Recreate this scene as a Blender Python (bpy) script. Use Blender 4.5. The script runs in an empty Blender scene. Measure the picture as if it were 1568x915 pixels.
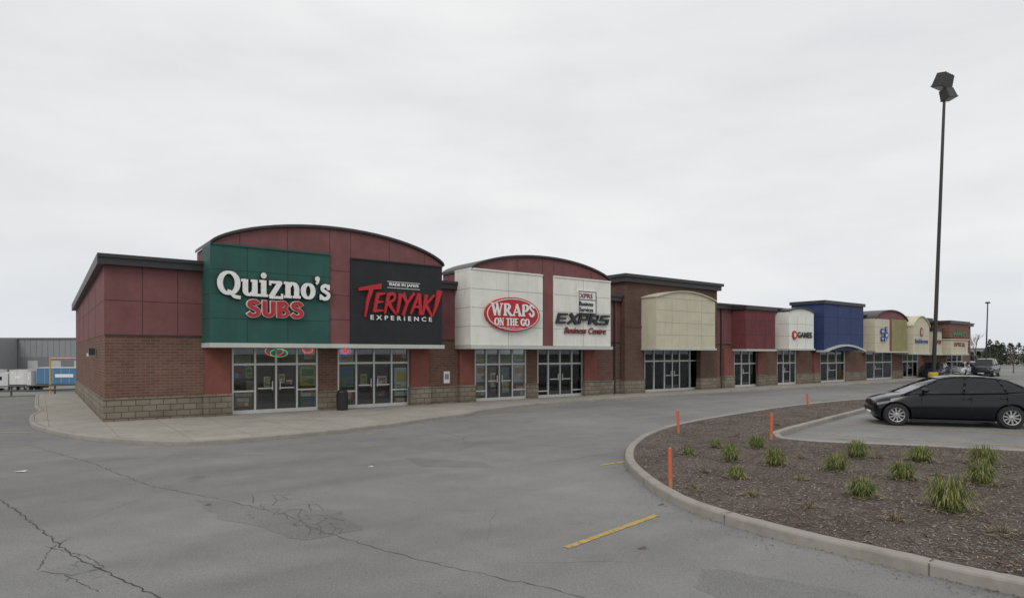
import bpy, bmesh, math, random
from mathutils import Vector, Matrix
random.seed(7)
# ------------------------------------------------------------------ site survey
H=2.4; F=963.0; CX=784.0; HY=541.0        # eye height, focal (survey units), horizon
def G(px,py,z=0.0):
    Y=(H-z)*F/(py-HY); return Vector(((px-CX)/F*Y,Y,z))
WALK=0.13
A=G(160,645,WALK); A.z=0
nm=math.hypot(1280,963); D=Vector((1280/nm,963/nm,0)); N=Vector((963/nm,-1280/nm,0))
ANG=math.atan2(D.y,D.x)
def S(px,t=0.0):
    ax=A.x+t*N.x; ay=A.y+t*N.y; k=(px-CX)/F
    return (k*ay-ax)/(D.x-k*D.y)
def Z(px,py,t=0.0):
    Y=A.y+t*N.y+S(px,t)*D.y
    return H-(py-HY)*Y/F
def W(s,t,z=0.0): return A+D*s+N*t+Vector((0,0,z))
scn=bpy.context.scene; col=scn.collection
# ------------------------------------------------------------------ materials
MC={}
def newmat(name):
    m=bpy.data.materials.new(name); m.use_nodes=True
    nt=m.node_tree; b=nt.nodes['Principled BSDF']; return m,nt,b
def c4(c): return (c[0],c[1],c[2],1)
def mix(nt,a,b,fac,typ='MIX'):
    n=nt.nodes.new('ShaderNodeMixRGB'); n.blend_type=typ
    for i,v in ((0,fac),(1,a),(2,b)):
        if hasattr(v,'node'): nt.links.new(v,n.inputs[i])
        else: n.inputs[i].default_value = v if i==0 else c4(v)
    return n.outputs[0]
def noise(nt,scale,detail=4,vec=None,rough=.6):
    n=nt.nodes.new('ShaderNodeTexNoise'); n.inputs['Scale'].default_value=scale
    n.inputs['Detail'].default_value=detail; n.inputs['Roughness'].default_value=rough
    if vec is not None: nt.links.new(vec,n.inputs['Vector'])
    return n.outputs['Fac']
def ramp(nt,src,a,b,ca=(0,0,0),cb=(1,1,1)):
    r=nt.nodes.new('ShaderNodeValToRGB')
    if a>b: a,b,ca,cb=b,a,cb,ca
    r.color_ramp.elements[0].position=a; r.color_ramp.elements[1].position=b
    r.color_ramp.elements[0].color=c4(ca); r.color_ramp.elements[1].color=c4(cb)
    nt.links.new(src,r.inputs[0]); return r.outputs[0]
def objvec(nt,scale=(1,1,1)):
    t=nt.nodes.new('ShaderNodeTexCoord'); m=nt.nodes.new('ShaderNodeMapping'); m.inputs['Scale'].default_value=scale
    nt.links.new(t.outputs['Object'],m.inputs[0]); return m.outputs[0]
def bump(nt,b,src,strength,dist=.01):
    n=nt.nodes.new('ShaderNodeBump'); n.inputs['Strength'].default_value=strength; n.inputs['Distance'].default_value=dist
    nt.links.new(src,n.inputs['Height']); nt.links.new(n.outputs[0],b.inputs['Normal'])
def stucco(name,c,rough=.8,var=.18,bmp=.15,spec=.3):
    if name in MC: return MC[name]
    m,nt,b=newmat(name); v=objvec(nt)
    n1=noise(nt,1.2,5,v); vs=objvec(nt,(2.5,2.5,.35)); n2=noise(nt,1.6,5,vs); n3=noise(nt,60,2,v)
    dk=tuple(x*(1-var*1.2) for x in c); lt=tuple(min(1,x*(1+var*.6)) for x in c)
    k=mix(nt,dk,lt,ramp(nt,n1,.3,.7)); g=sum(c)/3*.8
    k=mix(nt,k,tuple(x*.55+g*.2 for x in c),ramp(nt,n2,.52,.8,(0,0,0),(.6,.6,.6)))
    nt.links.new(k,b.inputs['Base Color']); b.inputs['Roughness'].default_value=rough; b.inputs['Specular IOR Level'].default_value=spec
    bump(nt,b,n3,bmp,.004); MC[name]=m; return m
def plain(name,c,rough=.5,metal=0,em=0,coat=0):
    if name in MC: return MC[name]
    m,nt,b=newmat(name); v=objvec(nt); n=noise(nt,7,3,v)
    k=mix(nt,tuple(x*.88 for x in c),c,ramp(nt,n,.35,.65)); nt.links.new(k,b.inputs['Base Color'])
    b.inputs['Roughness'].default_value=rough; b.inputs['Metallic'].default_value=metal; b.inputs['Coat Weight'].default_value=coat
    if em: b.inputs['Emission Color'].default_value=c4(c); b.inputs['Emission Strength'].default_value=em
    MC[name]=m; return m
def brick(name,c1,c2,mort,bw=.30,rh=.1,ms=.012,bmp=.6):
    m,nt,b=newmat(name); t=nt.nodes.new('ShaderNodeTexCoord'); sp=nt.nodes.new('ShaderNodeSeparateXYZ'); nt.links.new(t.outputs['Object'],sp.inputs[0])
    ad=nt.nodes.new('ShaderNodeMath'); nt.links.new(sp.outputs[0],ad.inputs[0]); nt.links.new(sp.outputs[1],ad.inputs[1])
    cb=nt.nodes.new('ShaderNodeCombineXYZ'); nt.links.new(ad.outputs[0],cb.inputs[0]); nt.links.new(sp.outputs[2],cb.inputs[1])
    bt=nt.nodes.new('ShaderNodeTexBrick'); nt.links.new(cb.outputs[0],bt.inputs['Vector'])
    bt.inputs['Color1'].default_value=c4(c1); bt.inputs['Color2'].default_value=c4(c2); bt.inputs['Mortar'].default_value=c4(mort)
    bt.inputs['Scale'].default_value=1; bt.inputs['Mortar Size'].default_value=ms; bt.inputs['Brick Width'].default_value=bw; bt.inputs['Row Height'].default_value=rh
    bt.inputs['Mortar Smooth'].default_value=.3
    n=noise(nt,.9,5,objvec(nt)); k=mix(nt,bt.outputs['Color'],(.72,.7,.69),ramp(nt,n,.35,.75),'MULTIPLY')
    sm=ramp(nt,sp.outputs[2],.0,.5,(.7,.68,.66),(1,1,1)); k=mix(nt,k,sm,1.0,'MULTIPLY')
    nt.links.new(k,b.inputs['Base Color']); b.inputs['Roughness'].default_value=.9; b.inputs['Specular IOR Level'].default_value=.2
    inv=nt.nodes.new('ShaderNodeMath'); inv.operation='SUBTRACT'; inv.inputs[0].default_value=1; nt.links.new(bt.outputs['Fac'],inv.inputs[1])
    n2=noise(nt,25,3,objvec(nt)); ad2=nt.nodes.new('ShaderNodeMath'); nt.links.new(inv.outputs[0],ad2.inputs[0]); nt.links.new(n2,ad2.inputs[1])
    bump(nt,b,ad2.outputs[0],bmp,.012); return m
BR=brick('brick_red',(.205,.108,.082),(.155,.079,.061),(.215,.17,.14),.30,.1,.012)
BB=brick('brick_brown',(.155,.095,.074),(.128,.074,.058),(.14,.105,.09))
ST_=brick('split_face_stone',(.29,.252,.20),(.225,.192,.15),(.13,.115,.092),.42,.21,.014,1.0)
RED=stucco('red_stucco',(.205,.086,.086)); BUR=stucco('burgundy_stucco',(.155,.044,.05))
PIER=stucco('pier_red_paint',(.225,.08,.065)); GRN=stucco('green_panel',(.028,.098,.082),.6)
BLK=stucco('black_panel',(.024,.025,.029),.55); WHT=stucco('white_panel',(.76,.76,.70),.7,.08); CRM=stucco('cream_panel',(.57,.53,.40),.75,.08)
NAV=stucco('navy_panel',(.032,.050,.145),.6); OLV=stucco('olive_panel',(.29,.26,.12),.7); TAN=stucco('tan_panel',(.20,.10,.07))
COR=plain('cornice_metal',(.035,.032,.034),.45); FAS=stucco('light_fascia',(.50,.52,.48),.6,.08); JNT=plain('panel_joint',(.075,.035,.035),.9)
JNG=plain('joint_grey',(.36,.35,.31),.9); JGN=plain('joint_green',(.012,.055,.047),.9); SOF=plain('soffit',(.25,.24,.22),.8)
FRM=plain('window_frame_aluminium',(.58,.58,.57),.35,.3); FRD=plain('door_frame_dark',(.06,.06,.06),.4,.4)
ROOF=stucco('roof_membrane',(.25,.25,.25)); INT=plain('interior_wall',(.22,.20,.17),.8); INF=plain('interior_floor',(.16,.14,.12),.5)
TUBE=plain('ceiling_light',(1,.96,.85),.5,0,6)
WL=plain('letter_white',(.82,.82,.80),.4); RL=plain('letter_red',(.46,.016,.024),.4); BKL=plain('letter_black',(.02,.02,.02),.4)
BUL=plain('letter_blue',(.04,.08,.27),.4); GL=plain('letter_green',(.03,.22,.08),.4); MAR=plain('letter_maroon',(.23,.03,.04),.4)
def glassmat():
    m=bpy.data.materials.new('shop_glass'); m.use_nodes=True; nt=m.node_tree; nt.nodes.clear()
    o=nt.nodes.new('ShaderNodeOutputMaterial'); mx=nt.nodes.new('ShaderNodeMixShader'); fr=nt.nodes.new('ShaderNodeFresnel'); fr.inputs[0].default_value=1.6
    tr=nt.nodes.new('ShaderNodeBsdfTransparent'); tr.inputs[0].default_value=(.80,.83,.82,1); gl=nt.nodes.new('ShaderNodeBsdfGlossy'); gl.inputs['Roughness'].default_value=.015
    gl.inputs[0].default_value=(.9,.95,1,1)
    nt.links.new(fr.outputs[0],mx.inputs[0]); nt.links.new(tr.outputs[0],mx.inputs[1]); nt.links.new(gl.outputs[0],mx.inputs[2]); nt.links.new(mx.outputs[0],o.inputs[0]); return m
GLS=glassmat()
# ------------------------------------------------------------------ mesh builder
def empty(name,loc=(0,0,0),rz=0):
    e=bpy.data.objects.new(name,None); e.location=loc; e.rotation_euler=(0,0,rz); e.empty_display_size=.5; col.objects.link(e); return e
class MB:
    def __init__(s): s.v=[];s.f=[];s.m=[];s.mats=[]
    def mi(s,m):
        if m not in s.mats: s.mats.append(m)
        return s.mats.index(m)
    def face(s,idx,m): s.f.append(tuple(idx)); s.m.append(s.mi(m))
    def add(s,vs,fs,m):
        o=len(s.v); s.v+= [tuple(v) for v in vs]
        for f in fs: s.face([o+i for i in f],m)
    def box(s,a,b,t0,t1,z0,z1,m):   # facade frame: along, outward, up
        s.cube(a,b,-t1,-t0,z0,z1,m)
    def cube(s,x0,x1,y0,y1,z0,z1,m,mat=None):
        vs=[Vector((x,y,z)) for z in (z0,z1) for y in (y0,y1) for x in (x0,x1)]
        if mat: vs=[mat@v for v in vs]
        s.add(vs,[(0,2,3,1),(4,5,7,6),(0,1,5,4),(2,6,7,3),(0,4,6,2),(1,3,7,5)],m)
    def prism(s,prof,t0,t1,m):
        n=len(prof); vs=[(p[0],-t1,p[1]) for p in prof]+[(p[0],-t0,p[1]) for p in prof]
        s.add(vs,[tuple(range(n)),tuple(range(2*n-1,n-1,-1))]+[(i,i+n,(i+1)%n+n,(i+1)%n) for i in range(n)],m)
    def tube(s,p,q,r0,r1,m,n=6,caps=True):
        p=Vector(p);q=Vector(q);d=(q-p).normalized(); u=d.orthogonal().normalized(); w=d.cross(u)
        vs=[]
        for c,r in ((p,r0),(q,r1)):
            for i in range(n):
                a=2*math.pi*i/n; vs.append(c+u*math.cos(a)*r+w*math.sin(a)*r)
        fs=[(i,(i+1)%n,(i+1)%n+n,i+n) for i in range(n)]
        if caps: fs+=[tuple(range(n-1,-1,-1)),tuple(range(n,2*n))]
        s.add(vs,fs,m)
    def lathe(s,prof,c,m,n=24,axis='Y'):
        c=Vector(c); vs=[]
        for r,h in prof:
            for i in range(n):
                a=2*math.pi*i/n
                vs.append(c+(Vector((r*math.cos(a),h,r*math.sin(a))) if axis=='Y' else Vector((r*math.cos(a),r*math.sin(a),h))))
        fs=[]
        for j in range(len(prof)-1):
            for i in range(n): fs.append((j*n+i,j*n+(i+1)%n,(j+1)*n+(i+1)%n,(j+1)*n+i))
        s.add(vs,fs,m)
    def obj(s,name,parent=None,smooth=False,recalc=True,bevel=0):
        me=bpy.data.meshes.new(name); me.from_pydata(s.v,[],s.f)
        for m in s.mats: me.materials.append(m)
        me.polygons.foreach_set('material_index',s.m)
        if recalc:
            bm=bmesh.new(); bm.from_mesh(me); bmesh.ops.recalc_face_normals(bm,faces=bm.faces); bm.to_mesh(me); bm.free()
        if smooth: me.polygons.foreach_set('use_smooth',[True]*len(me.polygons))
        o=bpy.data.objects.new(name,me); col.objects.link(o)
        if parent: o.parent=parent
        if bevel:
            b=o.modifiers.new('b','BEVEL'); b.width=bevel; b.segments=2; b.limit_method='ANGLE'
        return o
def catmull(pts,n=6,closed=False):
    out=[];L=len(pts)
    rng=range(L) if closed else range(L-1)
    for i in rng:
        if closed: p0,p1,p2,p3=pts[(i-1)%L],pts[i],pts[(i+1)%L],pts[(i+2)%L]
        else: p0,p1,p2,p3=pts[max(i-1,0)],pts[i],pts[i+1],pts[min(i+2,L-1)]
        for j in range(n):
            u=j/n
            out.append(tuple(.5*((2*b)+(-a+c)*u+(2*a-5*b+4*c-d)*u*u+(-a+3*b-3*c+d)*u**3) for a,b,c,d in zip(p0,p1,p2,p3)))
    if not closed: out.append(tuple(pts[-1]))
    return out
# ------------------------------------------------------------------ lettering
def stroke(mb,pts,w,place,t,th,m,closed=False,taper=None):
    n=len(pts);Lf=[];Rt=[]
    for i in range(n):
        a=pts[(i-1)%n] if closed or i>0 else pts[i]; b=pts[(i+1)%n] if closed or i<n-1 else pts[i]
        dx=b[0]-a[0];dy=b[1]-a[1];l=math.hypot(dx,dy) or 1;dx/=l;dy/=l
        ww=w(dx,dy,i/(n-1) if n>1 else 0)/2
        Lf.append(place(pts[i][0]-dy*ww,pts[i][1]+dx*ww)); Rt.append(place(pts[i][0]+dy*ww,pts[i][1]-dx*ww))
    vs=[]
    for q in (Lf,Rt): vs+=[(p[0],-(t+th),p[1]) for p in q]
    for q in (Lf,Rt): vs+=[(p[0],-t,p[1]) for p in q]
    fs=[]
    for i in range(n if closed else n-1):
        j=(i+1)%n
        fs+=[(i,j,n+j,n+i),(i,2*n+i,2*n+j,j),(n+i,n+j,3*n+j,3*n+i)]
    if not closed: fs+=[(0,n,3*n,2*n),(n-1,3*n-1,4*n-1,2*n-1)]
    mb.add(vs,fs,m)
def ell(cx,cy,rx,ry,n=28): return [(cx+rx*math.cos(2*math.pi*i/n),cy+ry*math.sin(2*math.pi*i/n)) for i in range(n)]
TK=.20;TN=.075
nib=lambda dx,dy,u:TN+(TK-TN)*abs(dy)**1.3
thin=lambda dx,dy,u:TN
cw=lambda k:(lambda dx,dy,u:k)
GS={
'Q':([(ell(.47,.48,.37,.44),nib,1),(catmull([(.42,.14),(.55,.10),(.70,-.06),(.95,-.10)]),cw(.11),0)],1.0),
'u':([(catmull([(.17,.66),(.17,.4),(.18,.15),(.32,.04),(.5,.12),(.56,.22)]),nib,0),([(.58,.66),(.58,0)],cw(TK),0),([(0,.63),(.17,.63)],thin,0),([(.42,.63),(.58,.63)],thin,0),([(.58,.035),(.76,.035)],thin,0)],.80),
'i':([([(.17,.66),(.17,0)],cw(TK),0),([(0,.63),(.17,.63)],thin,0),([(0,.035),(.34,.035)],thin,0),(ell(.17,.88,.055,.055,12),cw(.11),1)],.42),
'z':([([(.02,.63),(.56,.63)],cw(.08),0),([(.50,.64),(.07,-.02)],cw(.18),0),([(.02,-.02),(.60,-.02)],cw(.08),0),([(.04,.66),(.04,.5)],cw(.06),0),([(.58,-.05),(.58,.13)],cw(.06),0)],.68),
'n':([([(.17,.66),(.17,0)],cw(TK),0),(catmull([(.2,.48),(.34,.62),(.5,.58),(.58,.42),(.58,.2),(.58,0)]),nib,0),([(0,.63),(.17,.63)],thin,0),([(0,.035),(.34,.035)],thin,0),([(.42,.035),(.75,.035)],thin,0)],.80),
'o':([(ell(.33,.33,.235,.30),nib,1)],.68),
"'":([(ell(.1,.90,.05,.05,12),cw(.1),1),(catmull([(.14,.9),(.13,.78),(.05,.68)]),cw(.07),0)],.22),
's':([(catmull([(.44,.50),(.30,.62),(.13,.55),(.14,.42),(.30,.33),(.44,.22),(.38,.07),(.2,.03),(.04,.14)]),cw(.125),0),([(.45,.66),(.45,.45)],cw(.05),0),([(.04,.2),(.04,0)],cw(.05),0)],.54),
'S':([(catmull([(.60,.76),(.45,.92),(.2,.9),(.12,.72),(.25,.57),(.5,.45),(.6,.27),(.5,.1),(.25,.06),(.08,.22)]),cw(.21),0)],.78),
'U':([(catmull([(.14,1),(.14,.5),(.16,.2),(.36,.08),(.56,.2),(.58,.5),(.58,1)]),cw(.22),0)],.78),
'B':([([(.15,1),(.15,0)],cw(.24),0),(catmull([(.15,.92),(.4,.92),(.55,.75),(.4,.54),(.15,.53)]),cw(.17),0),(catmull([(.15,.53),(.45,.5),(.62,.28),(.45,.08),(.15,.08)]),cw(.17),0)],.78),
}
# serif capitals
SK=cw(.17); SN=cw(.06)
def sf(x,y,w=.3): return ([(x-w/2,y),(x+w/2,y)],SN,0)
GC={
'W':([([(.12,1),(.36,0)],SK,0),([(.36,0),(.56,.95)],SN,0),([(.52,1),(.76,0)],SK,0),([(.76,0),(.98,1)],SN,0),sf(.12,.97),sf(.52,.97,.2),sf(.98,.97,.24)],1.14),
'R':([([(.18,1),(.18,0)],SK,0),(catmull([(.18,.96),(.45,.96),(.6,.76),(.45,.52),(.18,.5)]),nib,0),([(.36,.5),(.74,0)],SK,0),sf(.18,.03),sf(.76,.03,.2)],.86),
'A':([([(.46,1),(.12,0)],SN,0),([(.44,1),(.78,0)],SK,0),([(.22,.32),(.66,.32)],SN,0),sf(.12,.03,.26),sf(.78,.03,.3)],.92),
'P':([([(.18,1),(.18,0)],SK,0),(catmull([(.18,.96),(.45,.96),(.62,.73),(.45,.47),(.18,.46)]),nib,0),sf(.18,.03)],.72),
'S':([(catmull([(.50,.74),(.40,.93),(.2,.93),(.12,.74),(.25,.57),(.42,.44),(.5,.24),(.38,.05),(.2,.05),(.07,.26)]),cw(.13),0)],.62),
'O':([(ell(.42,.5,.33,.46),nib,1)],.86),
'N':([([(.16,1),(.16,0)],SN,0),([(.14,1),(.66,0)],SK,0),([(.66,1),(.66,0)],SN,0),sf(.14,.97,.24),sf(.16,.03,.24),sf(.66,.97,.24)],.84),
'T':([([(.38,1),(.38,0)],SK,0),([(.04,.95),(.72,.95)],cw(.08),0),sf(.38,.03)],.76),
'H':([([(.16,1),(.16,0)],SK,0),([(.64,1),(.64,0)],SK,0),([(.16,.5),(.64,.5)],SN,0),sf(.16,.03),sf(.16,.97),sf(.64,.03),sf(.64,.97)],.86),
'E':([([(.16,1),(.16,0)],SK,0),([(.05,.96),(.6,.96)],SN,0),([(.16,.5),(.5,.5)],SN,0),([(.05,.04),(.62,.04)],SN,0)],.70),
'G':([(catmull([(.7,.76),(.55,.93),(.3,.9),(.12,.5),(.3,.1),(.55,.06),(.68,.2),(.68,.42)]),nib,0),sf(.68,.44,.26)],.84),
' ':([],.36)}
def brush(a,b): return lambda dx,dy,u:a+(b-a)*u
TS={
'T':([([(-.25,.93),(.3,1.02),(.95,1.12)],brush(.13,.24),0),([(.42,1.0),(.3,.4),(.28,-.22)],brush(.24,.08),0)],.66),
'E':([([(.15,.8),(.08,0)],brush(.2,.16),0),([(.1,.76),(.55,.82)],brush(.17,.06),0),([(.1,.42),(.5,.46)],brush(.15,.05),0),([(.05,.06),(.56,.08)],brush(.17,.06),0)],.60),
'R':([([(.15,.84),(.06,-.05)],brush(.2,.1),0),(catmull([(.1,.78),(.42,.82),(.5,.6),(.15,.42)]),brush(.16,.11),0),([(.2,.44),(.4,.2),(.72,-.08)],brush(.2,.06),0)],.66),
'I':([([(.16,.86),(.10,0)],brush(.22,.12),0)],.30),
'Y':([([(.0,.86),(.28,.45)],brush(.22,.13),0),([(.66,.92),(.3,.45),(.14,-.1)],brush(.12,.15),0)],.58),
'A':([([(.36,.9),(.0,-.02)],brush(.2,.1),0),([(.36,.9),(.6,-.04)],brush(.2,.18),0),([(.12,.3),(.52,.32)],brush(.1,.12),0)],.66),
'K':([([(.14,.88),(.06,-.04)],brush(.22,.12),0),([(.62,.88),(.14,.42)],brush(.1,.16),0),([(.16,.44),(.62,-.08)],brush(.2,.1),0)],.66),
'J':([([(.26,1.1),(.16,.4),(.02,-.1)],brush(.34,.05),0)],.34),
}
def lettering(mb,txt,GL_,s0,s1,z0,cap,t,th,m,grow=0,slant=0,out=None):
    W_=sum(GL_[c][1] for c in txt)-.05; sc=(s1-s0)/W_; x=0; k=0
    for c in txt:
        for pts,w,cl in GL_[c][0]:
            if grow and cl==0 and len(pts)>1:
                a,b=pts[0],pts[1];l=math.hypot(b[0]-a[0],b[1]-a[1]);p0=(a[0]-(b[0]-a[0])/l*grow/2,a[1]-(b[1]-a[1])/l*grow/2)
                a,b=pts[-1],pts[-2];l=math.hypot(b[0]-a[0],b[1]-a[1]);p1=(a[0]-(b[0]-a[0])/l*grow/2,a[1]-(b[1]-a[1])/l*grow/2)
                pts=[p0]+list(pts[1:-1])+[p1]
            k+=1
            stroke(mb,pts,(lambda dx,dy,u,w=w:w(dx,dy,u)+grow),lambda X,Y,x=x:(s0+(x+X+slant*Y)*sc,z0+Y*cap),t,th+k*.0007,m,bool(cl))
        x+=GL_[c][1]
def fit_text(txt,s0,s1,z0,z1,t,m,parent,name,bold=.02,slant=0,th=.03,spacing=1):
    cu=bpy.data.curves.new('t','FONT'); cu.body=txt; cu.offset=bold; cu.shear=slant; cu.extrude=.02; cu.space_character=spacing; cu.resolution_u=3
    o=bpy.data.objects.new('t',cu); col.objects.link(o); bpy.context.view_layer.update()
    me=bpy.data.meshes.new_from_object(o.evaluated_get(bpy.context.evaluated_depsgraph_get()))
    bpy.data.objects.remove(o)
    xs=[v.co.x for v in me.vertices]; ys=[v.co.y for v in me.vertices]; x0,x1,y0,y1=min(xs),max(xs),min(ys),max(ys)
    for v in me.vertices:
        X=s0+(v.co.x-x0)/(x1-x0)*(s1-s0); Zz=z0+(v.co.y-y0)/(y1-y0)*(z1-z0); T=t+(th if v.co.z>0 else 0)
        v.co=(X,-T,Zz)
    me.materials.clear(); me.materials.append(m)
    ob=bpy.data.objects.new(name,me); col.objects.link(ob); ob.parent=parent; return ob
def ptext(txt,pxa,pxb,yt,yb,t,m,parent,name,**k):
    pc=(pxa+pxb)/2
    return fit_text(txt,S(pxa,t),S(pxb,t),Z(pc,yb,t),Z(pc,yt,t),t,m,parent,name,**k)
# ------------------------------------------------------------------ strip mall
mall=empty('strip_mall_building',A,ANG)
zSt=Z(160,611); zBr=Z(160,512); zPa=Z(160,405); zCo=Z(160,389)
zOp=2.72
SE=S(1486); DEP=20.0
opens=[(355,487),(517,627),(727,806),(823,893),(987,1072),(1124,1160),(1190,1219),(1256,1294),(1326,1366),(1382,1406),(1450,1474)]
OS=[(S(a),S(b)) for a,b in opens]
mb=MB()
edges=[0]+[x for o in OS for x in o]+[SE]
for i in range(0,len(edges),2):
    a,b=edges[i],edges[i+1]
    mb.box(a,b,-.30,0,zSt,zBr,BR); mb.box(a-(.05 if i==0 else 0),b,-.28,.055,0,zSt,ST_)
    mb.box(a-(.06 if i==0 else -.0),b,-.2,.075,zSt-.04,zSt+.035,ST_)
for a,b in OS: mb.box(a,b,-.30,0,zOp,zBr,BR)
mb.box(0,SE,-.30,.012,zBr,zPa,RED)
def skew_side(z0a,z1a,z0b,z1b,x0,x1,m,y0=.3,y1=DEP):
    vs=[(x0,y0,z0a),(x1,y0,z0a),(x1,y1,z0b),(x0,y1,z0b),(x0,y0,z1a),(x1,y0,z1a),(x1,y1,z1b),(x0,y1,z1b)]
    mb.add(vs,[(0,1,2,3),(4,5,6,7),(0,1,5,4),(2,3,7,6),(0,3,7,4),(1,2,6,5)],m)
skew_side(0,zSt,0,zSt,-.05,.3,ST_); skew_side(zSt,zBr,zSt,zBr,0,.3,BR); skew_side(zBr,zPa,zBr,zPa-.45,-.012,.3,RED)
skew_side(zPa,zCo,zPa-.45,zCo-.45,-.22,.3,COR,-.25)
mb.box(-.012,0,-.3,.012,zBr,zPa,RED)
mb.box(.3,SE+.2,-.3,.25,zPa,zCo-.12,COR); mb.box(.3,SE+.25,-.3,.32,zCo-.119,zCo,COR); mb.box(-.22,.3,.2501,.31,zCo-.119,zCo,COR)
mb.cube(.3,SE,DEP-.3,DEP,0,zPa-.5,BR); mb.cube(SE-.3,SE,.3,DEP-.3,0,zPa-.5,BR)
mb.cube(.3,SE-.3,.3,DEP-.3,zPa-.75,zPa-.6,ROOF)
mb.obj('walls_and_parapet',mall)
mb=MB()   # joints on wall panels
zm=(zBr+zPa)/2
for px in (218,272): mb.box(S(px)-.012,S(px)+.012,.013,.017,zBr,zPa,JNT)
mb.box(0,S(312),.013,.016,zm-.012,zm+.012,JNT); mb.box(0,SE,.0125,.03,zBr-.03,zBr+.02,COR)
for k in (4,8,12,16): mb.cube(-.018,-.013,k-.012,k+.012,zBr,zPa-.4,JNT)
mb.cube(-.017,-.013,.3,DEP,zm-.012,zm+.012,JNT)
for px in (655,702,946,1108): mb.box(S(px)-.012,S(px)+.012,.013,.017,zBr,zPa,JNT)
for px in (940,1103): mb.box(S(px)-.04,S(px)+.04,.02,.1,WALK,zPa,COR)   # rainwater leaders
mb.obj('panel_joints',mall)
mb=MB()
def pier(a,b,m=PIER,t=.14,top=zOp+.02):
    sa,sb=S(a,t),S(b,t)
    mb.box(sa,sb,.0,t,zSt+.06,top,m); mb.box(sa-.05,sb+.05,0,t+.09,0,zSt-.01,ST_); mb.box(sa-.06,sb+.06,0,t+.11,zSt-.009,zSt+.06,ST_)
for a,b in ((314,353),(629,657),(704,726),(895,915),(1109,1123),(1161,1170),(1247,1255)): pier(a,b)
mb.obj('entrance_piers',mall)
# interiors
mb=MB()
mb.box(.31,SE-.31,-6.2,-6,0,3,INT); mb.box(.31,SE-.31,-5.99,-.31,.10,WALK+.005,INF); mb.box(.31,SE-.31,-5.99,-.31,2.95,3.05,INT)
for a in (500,672,815,940,1100,1175,1230,1310,1373,1430): mb.box(S(a)-.06,S(a)+.06,-5.98,-.31,.14,2.94,INT)
rr=random.Random(3)
for a,b in OS[:9]:
    w=b-a
    for k in range(int(w/1.1)):
        x=a+.3+1.1*k
        if k%2==1: mb.box(x,x+.16,-4.8,-1.2,2.90,2.945,TUBE)
        h=rr.uniform(.7,1.5); c=rr.choice([(.35,.08,.05),(.3,.25,.15),(.1,.15,.2),(.5,.48,.42),(.08,.2,.1)])
        mm=plain('interior_item_%d'%int(c[0]*100),c,.5); y=rr.uniform(-4.5,-1.2)
        mb.box(x,x+rr.uniform(.3,.8),y-.5,y,.14,h,mm); mb.box(x+.1,x+.8,-5.99,-5.95,1.3,2.3,mm)
        if rr.random()<.6: mb.box(x,x+rr.uniform(.3,.7),-3.05,-3,1.9,2.5,mm)
mb.obj('shop_interiors',mall)
post_cols=[(.55,.08,.05),(.70,.56,.1),(.8,.78,.7),(.1,.28,.12),(.6,.27,.08),(.1,.15,.36),(.78,.78,.76)]
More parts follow.
